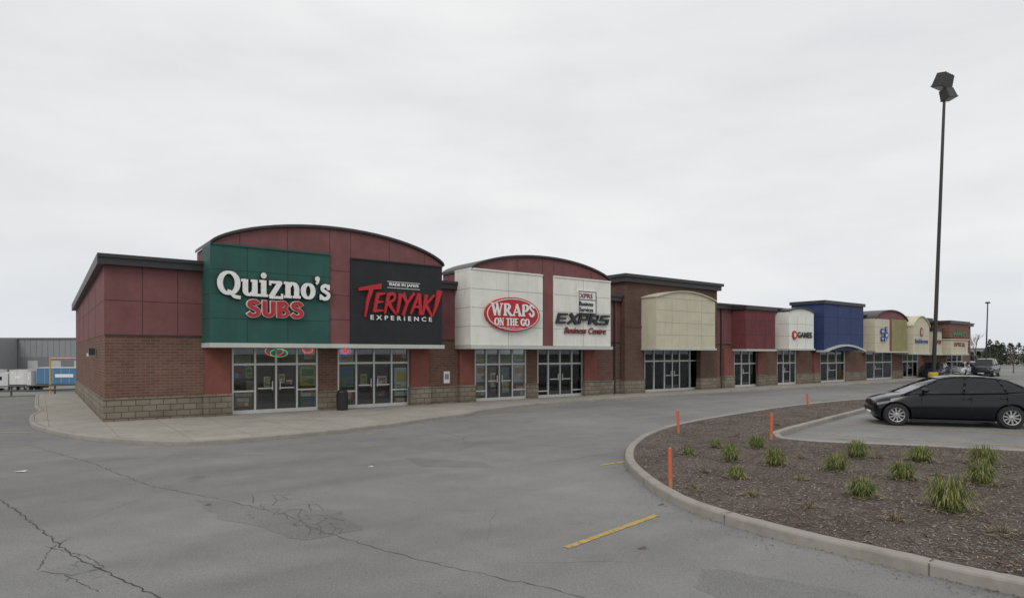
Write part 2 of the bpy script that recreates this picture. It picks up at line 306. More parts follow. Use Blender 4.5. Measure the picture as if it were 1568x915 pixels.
def storefront(i,muls,doors,px,ytr=557,transom=None,posters=(),auto=0):
    a,b=OS[i]; mb=MB(); g=MB()
    ztr=transom if transom else Z(px,ytr); f=.035
    M=[S(m) for m in muls]
    mb.box(a,b,-.14,-.02,WALK,WALK+.14,FRM)
    mb.box(a,b,-.14,-.02,zOp-.08,zOp-.001,FRM); mb.box(a,b,-.13,-.03,ztr-.04,ztr+.04,FRM)
    for x in [a+f]+M+[b-f]: mb.box(x-f,x+f,-.145,-.015,WALK+.14,zOp-.08,FRM)
    bays=[a]+M+[b]; dset={(muls[d],muls[d+1]) for d in doors}; dS=[(S(p),S(q)) for p,q in dset]
    p_=MB(); q_=random.Random(40+i); zz=Z(px,597)
    def poster(sa,sb,za,zb,ci,t=-.16):
        m=plain('poster_%d'%ci,post_cols[ci],.5); c2=plain('poster_%d'%((ci+2)%7),post_cols[(ci+2)%7],.5); c3=plain('poster_%d'%((ci+4)%7),post_cols[(ci+4)%7],.5)
        p_.box(sa,sb,t-.01,t,za,zb,m); h=zb-za;w=sb-sa
        p_.box(sa+.12*w,sb-.12*w,t,t+.005,za+.5*h,za+.86*h,c2)
        for k in range(3): p_.box(sa+.15*w,sa+(.5+.12*k)*w,t,t+.004,za+(.36-.1*k)*h,za+(.40-.1*k)*h,c3)
        p_.lathe([(.2*min(w,h),0),(.001,-.006)],((sa+.72*w),-t-.006,za+.24*h),c2,10)
    for p,q in zip(bays[:-1],bays[1:]):
        isd=any(abs(p-x)<.01 and abs(q-y)<.01 for x,y in dS)
        if isd:
            for u,v in ((p+f+.005,p+f+.07),(q-f-.07,q-f-.005)): mb.box(u,v,-.11,-.04,WALK+.141,ztr-.041,FRD)
            mb.box(p+f+.07,q-f-.07,-.11,-.04,WALK+.141,WALK+.34,FRD); mb.box(p+f+.07,q-f-.07,-.11,-.04,ztr-.14,ztr-.041,FRD)
            hx=q-f-.11 if (q-a)<(b-a)/2+.3 else p+f+.11
            mb.box(hx-.015,hx+.015,-.04,.03,1.0,1.35,FRM); mb.box(p+f+.07,q-f-.07,-.04,-.02,1.05,1.10,FRM)
            if auto:
                x=p+.3*(q-p); poster(x,x+.28,1.35,1.62,6)
                if q_.random()<.6: poster(x+.05,x+.3,1.2,1.33,q_.randrange(7))
        else:
            mb.box(p,q,-.12,-.035,zz-.03,zz+.03,FRM)
            if auto and q_.random()<auto:
                w=q-p; poster(p+.14*w,p+.86*w,zz+.08,zz+.08+min(1.0,w*1.1),q_.choice((0,1,2,3,4,6)))
                if q_.random()<.6: poster(p+.15*w,p+.8*w,WALK+.2,zz-.06,q_.choice((2,6,5)))
            if auto and q_.random()<auto*.8:
                w=q-p; poster(p+.2*w,p+.8*w,ztr+.06,zOp-.12,q_.choice((0,2,5,6)))
    g.box(a,b,-.085,-.075,WALK+.1,zOp-.04,GLS)
    mb.obj('storefront_frame',mall); g.obj('storefront_glass',mall)
    for (x0,x1,y0,y1,ci) in posters:
        t=-.16; poster(S(x0,t),S(x1,t),Z((x0+x1)/2,y1,t),Z((x0+x1)/2,y0,t),ci)
    if p_.v: p_.obj('window_posters',mall)
storefront(0,[391,423,455],[0,1],423,557,posters=[(358,372,558,580,5),(376,386,562,578,1),(459,483,560,590,1),(360,386,599,606,6),(465,482,530,549,6),(460,485,595,606,2),(404,414,576,592,6),(427,436,572,586,2),(437,449,580,588,0),(360,384,607,622,4),(460,484,608,621,3)])
storefront(1,[546,573,600],[0,1],573,555,posters=[(519,541,560,592,3),(604,624,562,605,6),(519,541,528,553,6),(578,592,575,590,2),(603,624,530,550,0),(552,562,572,588,1),(604,622,608,618,4),(519,540,596,612,4),(577,590,597,606,5)])
storefront(2,[745,765,785],[0,1],765,557,posters=[(729,743,529,542,0),(729,743,543,554,6),(729,743,558,584,2),(729,743,588,606,4),(787,804,558,584,2),(769,780,583,604,6),(787,804,530,552,6),(751,761,570,592,2),(788,803,588,606,0),(768,781,562,578,3),(748,762,530,552,5)])
storefront(3,[840,858,876],[0,1],858,556,posters=[(826,838,530,552,5),(826,838,558,582,6),(878,891,558,575,1),(843,855,575,592,6),(862,873,530,550,6),(826,838,586,604,0),(878,891,578,600,6),(861,873,562,580,4),(843,856,560,572,2)])
storefront(4,[1002,1018,1030,1041,1057],[1,2],1030,552,auto=.5)
storefront(5,[1136,1148],[0],1142,556,auto=.8)
storefront(6,[1200,1210],[0],1205,555,auto=.9)
storefront(7,[1268,1281],[0],1275,555,auto=.7)
storefront(8,[1339,1352],[0],1345,554,auto=.7)
storefront(9,[1390,1398],[0],1394,553)
storefront(10,[1458,1466],[0],1462,553)
# sign boxes ---------------------------------------------------------
def arch_pts(s0,s1,ze,rise,n=28,p=.7):
    out=[];c=(s0+s1)/2;h=(s1-s0)/2
    for i in range(n+1):
        u=-math.cos(math.pi*i/n); out.append((c+u*h,ze+rise*max(0,(1-u*u))**p))
    return out
def arch_block(mb,s0,s1,zb,ze,rise,t,m,back=-1.2,trim=COR,p=.7,th=.1):
    A_=arch_pts(s0,s1,ze,rise,p=p)
    mb.prism([(s1,zb),(s0,zb)][::-1]+A_[::-1],back,t,m)
    B=arch_pts(s0-.06,s1+.06,ze,rise+.01,p=p)
    n=len(B); up=[(a,b+th) for a,b in B]
    for i in range(n-1): mb.prism([B[i],B[i+1],up[i+1],up[i]],back-.05,t+.1,trim)
def cladd(mb,pa,pb,yt,yb,t,m,side=False,jn=None,vj=(),hj=0,ztop=None,zbot=None):
    sa,sb=S(pa,t),S(pb,t); z1=ztop or Z((pa+pb)/2,yt,t); z0=zbot or Z((pa+pb)/2,yb,t)
    mb.box(sa,sb,t-.06,t,z0,z1,m)
    if side: mb.box(sa-.05,sa,-.0+.02,t,z0,z1,m)
    if jn:
        for f_ in vj: x=sa+(sb-sa)*f_; mb.box(x-.012,x+.012,t,t+.003,z0,z1,jn)
        for k in range(1,hj+1): z=z0+(z1-z0)*k/(hj+1); mb.box(sa,sb,t,t+.0045,z-.011,z+.011,jn)
        if side:
            for k in range(1,hj+1): z=z0+(z1-z0)*k/(hj+1); mb.box(sa-.055,sa-.05,.02,t,z-.011,z+.011,jn)
    return sa,sb,z0,z1
T1=1.3; T2=1.36
mb=MB(); s0,s1=S(324,T1),S(677,T1); zb=2.78
ze1=(Z(326,377,T1)+Z(677,405,T1))/2; ap=Z(534,354,T1)
arch_block(mb,s0,s1,zb,ze1,ap-ze1,T1,RED)
for px in (367,440,505,537,596,650): x=S(px,T1); mb.box(x-.012,x+.012,T1,T1+.004,(ze1-.2 if px not in (505,537) else zb),ze1+(ap-ze1)*(1-abs((x-(s0+s1)/2)/((s1-s0)/2))**2)**.7-.02,JNT)
for z in (zb+.95,zb+1.9,zb+2.85): mb.box(S(505,T1),S(537,T1),T1,T1+.005,z-.012,z+.012,JNT)
mb.box(s0-.08,s1+.05,0.02,T1+.12,zb-.16,zb,FAS); mb.box(s0,s1,.03,T1+.05,zb-.175,zb-.161,SOF)
g0=cladd(mb,324,505,382,517,T2,GRN,True,JGN,(.28,.62),3,zbot=zb+.01)
g1=cladd(mb,537,677,403,518,T2,BLK,False,JGN,(.5,),2,zbot=zb+.01)
mb.box(g0[0],g0[1],T2-.1,T2+.04,g0[3],g0[3]+.06,GRN); mb.box(g1[0],g1[1],T2-.1,T2+.04,g1[3],g1[3]+.06,BLK)
mb.obj('arched_sign_bay_restaurants',mall)
mb=MB(); s0,s1=S(722,T1),S(935,T1); e2=(Z(723,413,T1)+Z(935,433,T1))/2; pc=(s0+s1)/2
ap=Z(822,394,T1)
arch_block(mb,s0,s1,zb,e2,ap-e2,T1,RED)
for px in (792,831,848,905): x=S(px,T1); mb.box(x-.012,x+.012,T1,T1+.004,e2-.2,e2+(ap-e2)*(1-abs((x-pc)/((s1-s0)/2))**2)**.7-.02,JNT)
mb.box(s0-.08,s1+.05,0.02,T1+.12,zb-.16,zb,FAS); mb.box(s0,s1,.03,T1+.05,zb-.175,zb-.161,SOF)
w0=cladd(mb,722,831,417,521,T2,WHT,True,JNG,(.5,),3,zbot=zb+.01); w1=cladd(mb,848,935,428,524,T2,WHT,False,JNG,(.5,),3,zbot=zb+.01)
mb.box(w0[0]-.06,w0[1],.03,T2+.04,w0[3],w0[3]+.07,WHT); mb.box(w1[0],w1[1],T2-.1,T2+.04,w1[3],w1[3]+.07,WHT)
mb.obj('arched_sign_bay_wraps',mall)
mb=MB(); t3=.4; a,b=S(957,t3),S(1098,t3); zt=Z(957,431,t3); ztt=Z(957,419,t3)
for p,q in ((957,985),(1073,1098)):
    mb.box(S(p,t3),S(q,t3),.08,t3,zSt,2.75,BB); mb.box(S(p,t3)-.05,S(q,t3)+.04,.08,t3+.06,0,zSt,ST_)
mb.box(a,b,-4,t3,2.75,zt,BB); mb.box(a-.2,b+.2,-4.2,t3+.2,zt,zt+(ztt-zt)*.6,COR); mb.box(a-.3,b+.3,-4.3,t3+.32,zt+(ztt-zt)*.6+.001,ztt,COR)
mb.box(a,b,t3,t3+.03,Z(957,500,t3),Z(957,500,t3)+.08,BB)
t=1.5; c0,c1=S(1005,t),S(1095,t); ec=(Z(1005,455,t)+Z(1095,461,t))/2
arch_block(mb,c0,c1,zb-.05,ec,.42,t,CRM,t3,CRM,1.0,.06)
for f_ in (.25,.5,.75): x=c0+(c1-c0)*f_; mb.box(x-.012,x+.012,t,t+.003,zb-.05,ec,JNG)
for f_ in (.25,.5,.75,1): z=zb+(ec-zb)*f_; mb.box(c0,c1,t,t+.0045,z-.012,z+.012,JNG)
mb.box(c0-.06,c1+.06,.42,t+.08,zb-.17,zb-.05,FAS)
mb.obj('tall_brick_bay_cream_sign',mall)
def simple_box(name,pa,pb,yt,yb,m,t=1.1,rise=0,cor=COR,back=-1.5,corh=.25,jn=JNT,fas=True):
    mb=MB(); a,b=S(pa,t),S(pb,t); z1=Z(pa,yt,t); z0=Z((pa+pb)/2,yb,t)
    if rise: arch_block(mb,a,b,z0,z1,rise,t,m,back,cor,1.0,.09)
    else:
        mb.box(a,b,back,t,z0,z1-corh,m); mb.box(a-.12,b+.12,back-.1,t+.12,z1-corh,z1,cor)
    for f_ in (1/3,2/3):
        x=a+(b-a)*f_; mb.box(x-.012,x+.012,t,t+.003,z0,z1-corh,jn); z=z0+(z1-z0)*f_; mb.box(a,b,t,t+.0045,z-.012,z+.012,jn); mb.box(a-.004,a,0.02,t,z-.012,z+.012,jn)
    if fas: mb.box(a-.06,b+.06,.02,t+.1,z0-.13,z0-.002,FAS)
    return mb,a,b,z0,z1
JNV=plain('joint_navy',(.015,.02,.06),.9)
r=simple_box('b',1142,1187,467,534,BUR); r[0].obj('burgundy_sign_bay',mall)
r=simple_box('b',1208,1246,476,533,WHT,rise=.22,jn=JNG); r[0].obj('white_sign_bay',mall)
r=simple_box('b',1262,1322,459,536,NAV,fas=False,jn=JNV)
mbx,a,b,z0,z1=r
P=[(a+(b-a)*i/12,z0-.12+.45*math.sin(math.pi*i/12)) for i in range(13)]
for i in range(12): mbx.prism([P[i],P[i+1],(P[i+1][0],P[i+1][1]+.14),(P[i][0],P[i][1]+.14)],0.5,1.35,FAS)
mbx.obj('navy_sign_bay',mall)
mb=MB(); t=1.1; a,b=S(1340,t),S(1389,t); z0=Z(1365,537,t); ze=(Z(1340,489,t)+Z(1389,492,t))/2; ap=Z(1366,476,t)
arch_block(mb,a,b,z0,ze,ap-ze,t,RED,-1,COR)
cladd(mb,1340,1362,488,537,t+.05,CRM,True,JNG,(.5,),3); cladd(mb,1366,1389,489,537,t+.05,OLV,False,None)
mb.box(a-.06,b+.06,.02,t+.15,z0-.14,z0-.01,FAS); mb.obj('arched_sign_bay_cream_olive',mall)
mb=MB(); t=.4; a,b=S(1388,t),S(1424,t); z1=Z(1388,484,t); mb.box(a,b,-4,t,2.75,z1-.4,BB); mb.box(a-.2,b+.2,-4.2,t+.2,z1-.4,z1,COR); mb.obj('tall_brick_bay',mall)
r=simple_box('b',1398,1423,499,540,CRM,t=1.5,rise=.9,cor=CRM,jn=JNG); r[0].obj('cream_gable_sign_bay',mall)
r=simple_box('b',1430,1442,502,541,CRM,t=1.1,jn=JNG); r[0].obj('small_cream_bay',mall)
r=simple_box('b',1454,1483,490,517,TAN,t=1.6,corh=.3,fas=False,back=-4); r[0].obj('end_tower_bay',mall)
r=simple_box('b',1456,1482,518,541,CRM,t=1.7,jn=JNG,corh=.1,cor=CRM); r[0].obj('end_cream_sign_bay',mall)
mb=MB(); sx=S(684,.02); mb.box(sx-.16,sx+.16,.001,.03,Z(684,586),Z(684,568),WL); mb.box(sx-.11,sx+.11,.03,.034,Z(684,580),Z(684,572),plain('placard_grey',(.25,.27,.3))); mb.obj('wall_notice',mall)
mb=MB(); mb.cube(-.25,-.0501,3.6,3.9,2.35,2.6,FRD); mb.cube(-.30,-.2501,3.65,3.85,2.3,2.42,WL); mb.obj('wall_pack_light',mall)
# ------------------------------------------------------------------ signs
def sign(name): return empty(name,A,ANG)
t=T2+.02
e=sign('sub_restaurant_sign'); mb=MB()
a,b=S(332,t),S(503,t); bz=(Z(332,452,t)+Z(503,457,t))/2; cap=Z(350,414,t)-Z(350,451,t)
lettering(mb,"Quizno's",GS,a,b,bz,cap,t,.12,WL,grow=.035)
lettering(mb,"Quizno's",GS,a,b,bz,cap,t-.01,.09,BKL,grow=.085)
a,b=S(377,t),S(464,t); z0=Z(420,485,t); c2=Z(420,461,t)-z0
lettering(mb,"SUBS",GS,a,b,z0,c2,t,.08,WL,grow=.08); lettering(mb,"SUBS",GS,a,b,z0,c2,t+.082,.05,RL,grow=.0)
mb.obj('channel_letters',e)
e=sign('teriyaki_restaurant_sign'); mb=MB()
a,b=S(551,t),S(668,t); z0=Z(608,479,t); c3=Z(608,444,t)-z0
lettering(mb,"TERIYAKJ",TS,a,b,z0,c3,t,.1,RL,grow=.0,slant=.16); mb.obj('brush_letters',e)
ptext('MADE IN JAPAN',596,640,434,440,t,WL,e,'small_letters',bold=.02,spacing=1.1)
mb=MB(); mb.box(S(593,t),S(643,t),t-.02,t-.002,Z(618,442,t),Z(618,432,t),BKL)
for y in (432.2,441.6): mb.box(S(593,t),S(643,t),t-.002,t+.01,Z(618,y,t)-.01,Z(618,y,t)+.01,WL)
mb.obj('small_panel',e)
ptext('EXPERIENCE',567,661,483.5,490.5,t,WL,e,'experience_letters',bold=.02,spacing=1.7)
e=sign('wraps_restaurant_sign'); mb=MB(); cx=(S(741,t)+S(824,t))/2; rx=(S(824,t)-S(741,t))/2; cz=Z(782,481,t); rz=(Z(782,455,t)-Z(782,507,t))/2
def disc(mb,cx,cz,rx,rz,t0,t1,m,n=40): mb.prism([(cx+rx*math.cos(2*math.pi*i/n),cz+rz*math.sin(2*math.pi*i/n)) for i in range(n)],t0,t1,m)
disc(mb,cx,cz,rx,rz,t,t+.14,RL); disc(mb,cx,cz,rx*.955,rz*.93,t+.14,t+.146,WL); disc(mb,cx,cz,rx*.925,rz*.885,t+.146,t+.152,RL); mb.obj('oval_panel',e)
tt=t+.153
mb=MB(); zq=Z(784,483,tt); lettering(mb,'WRAPS',GC,S(752,tt),S(818,tt),zq,Z(784,465,tt)-zq,tt,.02,WL,grow=.04)
zq=Z(784,498,tt); hq=Z(784,487,tt)-zq
lettering(mb,'ON THE GO',GC,S(757,tt),S(810,tt),zq,hq,tt,.02,WL,grow=.05); mb.obj('serif_letters',e)
ptext('healthy food with a wrap',765,800,500,503,tt,WL,e,'letters_small',bold=0,th=.01)
e=sign('business_centre_sign'); mb=MB(); mb.box(S(884,t),S(911,t),t,t+.1,Z(897,480,t),Z(897,446,t),WL)
for (p,q) in ((884,885),(910,911)): mb.box(S(p,t),S(q,t),t+.1,t+.11,Z(897,480,t),Z(897,446,t),BKL)
for y in (446.5,459,479.5): mb.box(S(884,t),S(911,t),t+.1,t+.112,Z(897,y,t)-.02,Z(897,y,t)+.02,BKL)
mb.obj('boxed_panel',e)
ptext('XPRS',888,907,449,456,t+.11,MAR,e,'panel_letters_a',bold=0); ptext('Business',887.5,908,461.5,468,t+.11,BKL,e,'panel_letters_b',bold=0); ptext('Services',887.5,908,470,477,t+.11,BKL,e,'panel_letters_c',bold=0)
tb=Z(892,496,t); tt_=Z(892,480.5,t); hh=tt_-tb; sA,sB=S(850,t),S(935,t)
EX={'E':([([(.1,1),(.1,0)],cw(.22),0),([(.05,.9),(.85,.9)],cw(.2),0),([(.05,.5),(.8,.5)],cw(.16),0),([(.05,.1),(.85,.1)],cw(.2),0)],1.02),
'X':([([(.08,1),(.88,0)],cw(.26),0),([(.88,1),(.08,0)],cw(.22),0)],1.02),
'P':([([(.1,1),(.1,0)],cw(.22),0),([(.05,.9),(.78,.9),(.78,.45),(.05,.45)],cw(.2),0)],1.02),
'R':([([(.1,1),(.1,0)],cw(.22),0),([(.05,.9),(.78,.9),(.78,.47),(.05,.47)],cw(.2),0),([(.4,.45),(.88,0)],cw(.24),0)],1.02),
'S':([([(.88,.9),(.14,.9)],cw(.2),0),([(.14,.98),(.14,.45)],cw(.2),0),([(.05,.5),(.85,.5)],cw(.18),0),([(.8,.56),(.8,.02)],cw(.2),0),([(.88,.1),(.02,.1)],cw(.2),0)],1.02)}
mb=MB(); lettering(mb,'EXPRS',EX,sA,sB-.25,tb,hh,t,.1,BKL,slant=.25)
mb.obj('main_letters',e)
ptext('Business Centre',863,927,501,510.5,t,MAR,e,'script_letters',bold=.006,slant=.35,th=.06)
e=sign('video_game_store_sign'); t=1.12
ptext('GAMES',1221,1243,508,517,t,BKL,e,'letters',bold=.03); mb=MB(); disc(mb,S(1216,t),Z(1216,512.5,t),.28,.32,t,t+.08,RL); disc(mb,S(1216,t),Z(1216,512.5,t),.12,.14,t+.08,t+.084,WL); mb.obj('round_logo',e)
e=sign('clothing_store_sign'); t=1.17; mb=MB()
for q,(p,y,r_) in enumerate(((1350,507,.26),(1356,513,.34),(1350,518,.22),(1356,503,.18),(1354,519,.16))): disc(mb,S(p,t),Z(p,y,t),r_,r_,t+q*.003,t+.1+q*.003,BUL); disc(mb,S(p,t),Z(p,y,t),r_*.4,r_*.4,t+.101+q*.003,t+.106+q*.003,WL)
mb.obj('logo',e)
e=sign('fashion_store_sign'); ptext('fashions',1401,1421,518,525,1.52,BUL,e,'letters',bold=.015); mb=MB(); disc(mb,S(1411,1.52),Z(1411,508,1.52),.3,.42,1.52,1.56,MAR); disc(mb,S(1411,1.52),Z(1411,508,1.52),.16,.25,1.561,1.566,CRM); mb.obj('logo',e)
e=sign('grocery_store_sign'); ptext('MARKET',1460,1480,508,514,1.63,GL,e,'letters',bold=.02); ptext('OPTICAL',1461,1478,524,530,1.73,MAR,e,'letters_lower',bold=.01)
e=sign('shoe_store_sign'); ptext('SHOES',1432,1441,520,526,1.13,MAR,e,'letters',bold=.01)
e=sign('neon_open_sign')
nr=plain('neon_red',(1,.05,.04),.5,0,1.6); ng=plain('neon_green',(.05,.8,.25),.5,0,1.0); nb=plain('neon_blue',(.15,.2,1),.5,0,1)
mb=MB()
for px,py,rx_,rz_,m in ((420,537,.34,.19,nr),(427,540,.33,.15,ng),(471,535,.2,.12,nr),(529,537,.24,.13,nb),(529,537,.15,.07,nr)):
    cx,cz=S(px,-.11),Z(px,py,-.11); pts=[(cx+rx_*math.cos(i*math.pi/12),.11,cz+rz_*math.sin(i*math.pi/12)) for i in range(24)]
    for i in range(24): mb.tube(pts[i],pts[(i+1)%24],.012,.012,m,5)
mb.obj('tubes',e)
# ------------------------------------------------------------------ ground
def gz(s,t):
    def ss(x): x=max(0,min(1,x)); return x*x*(3-2*x)
    return -3.5*ss((-t-21.5)/6)*ss((75-s)/15)
def asphalt(name,mul=1.0,cracks=True):
    m,nt,b=newmat(name); v=objvec(nt)
    big=noise(nt,.13,4,v); med=noise(nt,1.1,7,v,.7); fine=noise(nt,85,2,v,.8); f2=noise(nt,30,3,v,.85)
    k=mix(nt,tuple(x*mul for x in (.196,.194,.190)),tuple(x*mul for x in (.25,.248,.243)),ramp(nt,big,.38,.62)); k=mix(nt,k,(.85,.85,.85),ramp(nt,med,.38,.7),'MULTIPLY')
    mp=nt.nodes.new('ShaderNodeMapping'); tc=nt.nodes.new('ShaderNodeTexCoord'); nt.links.new(tc.outputs['Object'],mp.inputs[0])
    mp.vector_type='TEXTURE'; mp.inputs['Rotation'].default_value=(0,0,ANG); mp.inputs['Scale'].default_value=(20,1.8,1)
    k=mix(nt,k,(.88,.88,.88),ramp(nt,noise(nt,1,3,mp.outputs[0]),.45,.65),'MULTIPLY')
    k=mix(nt,k,(.5,.5,.5),ramp(nt,fine,.55,.72),'MULTIPLY'); k=mix(nt,k,(1.6,1.6,1.57),ramp(nt,fine,.45,.30),'MULTIPLY')
    k=mix(nt,k,(.62,.62,.62),ramp(nt,f2,.54,.72),'MULTIPLY'); k=mix(nt,k,(1.35,1.35,1.33),ramp(nt,f2,.44,.30),'MULTIPLY')
    if cracks:
        wn=nt.nodes.new('ShaderNodeTexNoise'); wn.inputs['Scale'].default_value=2.5; wn.inputs['Detail'].default_value=5; nt.links.new(v,wn.inputs['Vector'])
        vv=mix(nt,(0,0,0),(0,0,0),.16); mx=vv.node; nt.links.new(v,mx.inputs[1]); nt.links.new(wn.outputs['Color'],mx.inputs[2])
        for sc,wd,a,b_,lo in ((1.7,.012,.62,.70,.16),(.28,.0016,.50,.58,.10)):
            vo=nt.nodes.new('ShaderNodeTexVoronoi'); vo.feature='DISTANCE_TO_EDGE'; vo.inputs['Scale'].default_value=sc; nt.links.new(vv,vo.inputs['Vector'])
            cr=ramp(nt,vo.outputs['Distance'],wd*.4,wd*1.6,(1,1,1),(0,0,0)); msk=ramp(nt,noise(nt,lo,3,v),a,b_,(0,0,0),(.7,.7,.7))
            mm=mix(nt,cr,msk,1.0,'MULTIPLY'); k=mix(nt,k,(.07,.07,.07),mm)
    st=ramp(nt,noise(nt,.7,2,v,.4),.68,.78); k=mix(nt,k,(.72,.72,.72),st,'MULTIPLY')
    nt.links.new(k,b.inputs['Base Color']); b.inputs['Roughness'].default_value=.88; b.inputs['Specular IOR Level'].default_value=.25
    bump(nt,b,fine,.5,.006); return m
ASP=asphalt('asphalt'); ASD=asphalt('asphalt_patch',.86,False)
def earth():
    m,nt,b=newmat('grass_verge'); v=objvec(nt); k=mix(nt,(.06,.075,.03),(.13,.12,.07),ramp(nt,noise(nt,.5,6,v),.35,.65)); nt.links.new(k,b.inputs['Base Color']); b.inputs['Roughness'].default_value=1; return m
sl=[-2500,-700,-250,-120,-70,-40,-20,0,20,40,55,60,63,66,69,72,75,80,120,250,700,2500]
tl=[-2500,-700,-250,-120,-60,-35,-28,-27,-26,-25,-24,-23,-22,-21,-19,0,60,200,700,2500]
mb=MB(); vs=[W(s,t,gz(s,t)-.004) for t in tl for s in sl]; n=len(sl)
mb.add(vs,[(j*n+i,j*n+i+1,(j+1)*n+i+1,(j+1)*n+i) for j in range(len(tl)-1) for i in range(n-1)],earth()); mb.obj('ground')
mb=MB(); mb.add([W(-120,-19.5,0),W(260,-19.5,0),W(260,200,0),W(-120,200,0)],[(0,1,2,3)],ASP); mb.add([W(95,-150,0),W(260,-150,0),W(260,-19.5,0),W(95,-19.5,0)],[(0,1,2,3)],ASP)
mb.add([W(-110,-150,-3.49),W(50,-150,-3.49),W(50,-28.5,-3.49),W(-110,-28.5,-3.49)],[(0,1,2,3)],ASP); mb.obj('asphalt_parking_lot')
def concrete(name,c,grid=0):
    m,nt,b=newmat(name); v=objvec(nt); k=mix(nt,tuple(x*.84 for x in c),tuple(x*1.05 for x in c),ramp(nt,noise(nt,.8,6,v),.3,.7)); k=mix(nt,k,(.80,.79,.77),ramp(nt,noise(nt,4,5,v),.5,.75),'MULTIPLY')
    f=noise(nt,90,3,v,.8); k=mix(nt,k,(.8,.8,.8),ramp(nt,f,.55,.7),'MULTIPLY')
    if grid:
        bt=nt.nodes.new('ShaderNodeTexBrick'); bt.offset=0; nt.links.new(v,bt.inputs['Vector']); bt.inputs['Scale'].default_value=1; bt.inputs['Brick Width'].default_value=grid; bt.inputs['Row Height'].default_value=grid; bt.inputs['Mortar Size'].default_value=.012
        bt.inputs['Color1'].default_value=(1,1,1,1); bt.inputs['Color2'].default_value=(.90,.90,.90,1); bt.inputs['Mortar'].default_value=(.6,.6,.6,1); k=mix(nt,k,bt.outputs[0],1.0,'MULTIPLY')
    nt.links.new(k,b.inputs['Base Color']); b.inputs['Roughness'].default_value=.9; bump(nt,b,f,.4,.004); return m
WLK=concrete('sidewalk_concrete',(.36,.335,.29),1.5); CRB=concrete('curb_concrete',(.31,.29,.255))
def offset(poly,d,closed=True):
    out=[];n=len(poly)
    for i in range(n):
        a=poly[(i-1)%n] if closed or i else poly[i]; b=poly[(i+1)%n] if closed or i<n-1 else poly[i]
        dx,dy=b[0]-a[0],b[1]-a[1];l=math.hypot(dx,dy) or 1; out.append((poly[i][0]-dy/l*d,poly[i][1]+dx/l*d))
    return out
def area(p): return sum(p[i][0]*p[(i+1)%len(p)][1]-p[(i+1)%len(p)][0]*p[i][1] for i in range(len(p)))/2
def curb(mb,path,w,h,m,closed=True,sgn=1):
    prof=[(0,-.05),(.004,h-.035),(.015,h-.012),(.04,h),(w-.02,h),(w,h-.02),(w,0)]
    q=random.Random(4); wob=[q.uniform(-.006,.006) for _ in path]
    rings=[offset(path,sgn*d,closed) for d,_ in prof]; n=len(path);o=len(mb.v)
    for r,(d_,z) in zip(rings,prof): mb.v+=[(p[0],p[1],z+(wob[i] if .05<z<.2 else 0)) for i,p in enumerate(r)]
    for j in range(len(prof)-1):
        for i in range(n if closed else n-1):
            k=(i+1)%n; mb.face((o+j*n+i,o+j*n+k,o+(j+1)*n+k,o+(j+1)*n+i),m)
def sheet(name,poly,z,m,parent=None):
    me=bpy.data.meshes.new(name); bm=bmesh.new(); f=bm.faces.new([bm.verts.new((p[0],p[1],z)) for p in poly]); bmesh.ops.triangulate(bm,faces=[f])
    bm.normal_update()
    for q in bm.faces:
        if q.normal.z<0: q.normal_flip()
    bm.to_mesh(me); bm.free(); me.materials.append(m); o=bpy.data.objects.new(name,me); col.objects.link(o); o.parent=parent; return o
patches=empty('asphalt_repair_patches')
rr=random.Random(21)
def rough(px,j=.03,seg=.25):
    P=[G(a,b).xy for a,b in px]; out=[]
    for a,b in zip(P,P[1:]+P[:1]):
        n=max(1,int((b-a).length/seg))
        for i in range(n): q=a.lerp(b,i/n); out.append((q.x+rr.uniform(-j,j),q.y+rr.uniform(-j,j)))
    return out
sheet('patch_1',rough([(300,765),(520,782),(560,812),(470,826),(330,792)],.06),.0025,ASD,patches)
sheet('patch_2',rough([(1080,868),(1300,905),(1420,940),(1200,960),(1060,900)],.05),.0025,ASD,patches)
sheet('patch_3',rough([(620,700),(735,706),(760,716),(640,713)],.04),.0025,ASD,patches)
front=[(46,640),(50,654),(95,667),(160,676),(270,682),(365,677),(500,665),(600,653),(665,643),(712,637.5),(738,631)]
fp=[tuple(G(a,b).xy) for a,b in front]
ls=(Vector((fp[-1][0],fp[-1][1],0))-A).dot(D); lt=(Vector((fp[-1][0],fp[-1][1],0))-A).dot(N)
ext=[tuple(W(ls+1.5,max(1.9,lt*.86)).xy),tuple(W(ls+4,max(1.9,lt*.66)).xy),tuple(W(ls+8,2.1).xy)]+[tuple(W(s,1.9).xy) for s in (ls+13,35,45,60,SE+4)]
path=catmull([tuple(W(-1.9,-19).xy),tuple(W(-1.9,-10).xy),tuple(G(60,632).xy)]+fp+ext,6)
sg=1 if area(path+[tuple(W(SE+4,-.2).xy),tuple(W(.2,-.2).xy)])>0 else -1
walk=empty('sidewalk')
mb=MB(); curb(mb,path,.16,WALK,CRB,False,sg); mb.obj('sidewalk_curb',walk,smooth=False)
inner=offset(path,sg*.158,False)
mb=MB(); prev=None
for p in inner:
    r=Vector((p[0],p[1],0))-A; s_,t_=r.dot(D),r.dot(N)
    q=(s_,t_),(max(s_,.1),min(t_,-.1) if s_<=.1 else -.1)
    if prev and abs(prev[0][0]-q[0][0])+abs(prev[0][1]-q[0][1])>1e-4:
        ring=[prev[0],q[0],q[1],prev[1]]; rr_=[]
        for x in ring:
            if not rr_ or abs(x[0]-rr_[-1][0])+abs(x[1]-rr_[-1][1])>1e-5: rr_.append(x)
        if len(rr_)>2: mb.add([(x[0],-x[1],WALK-.006) for x in rr_],[tuple(range(len(rr_)))],WLK)
    prev=q
so=mb.obj('slab',walk,recalc=False); so.matrix_local=Matrix.Translation(A)@Matrix.Rotation(ANG,4,'Z')
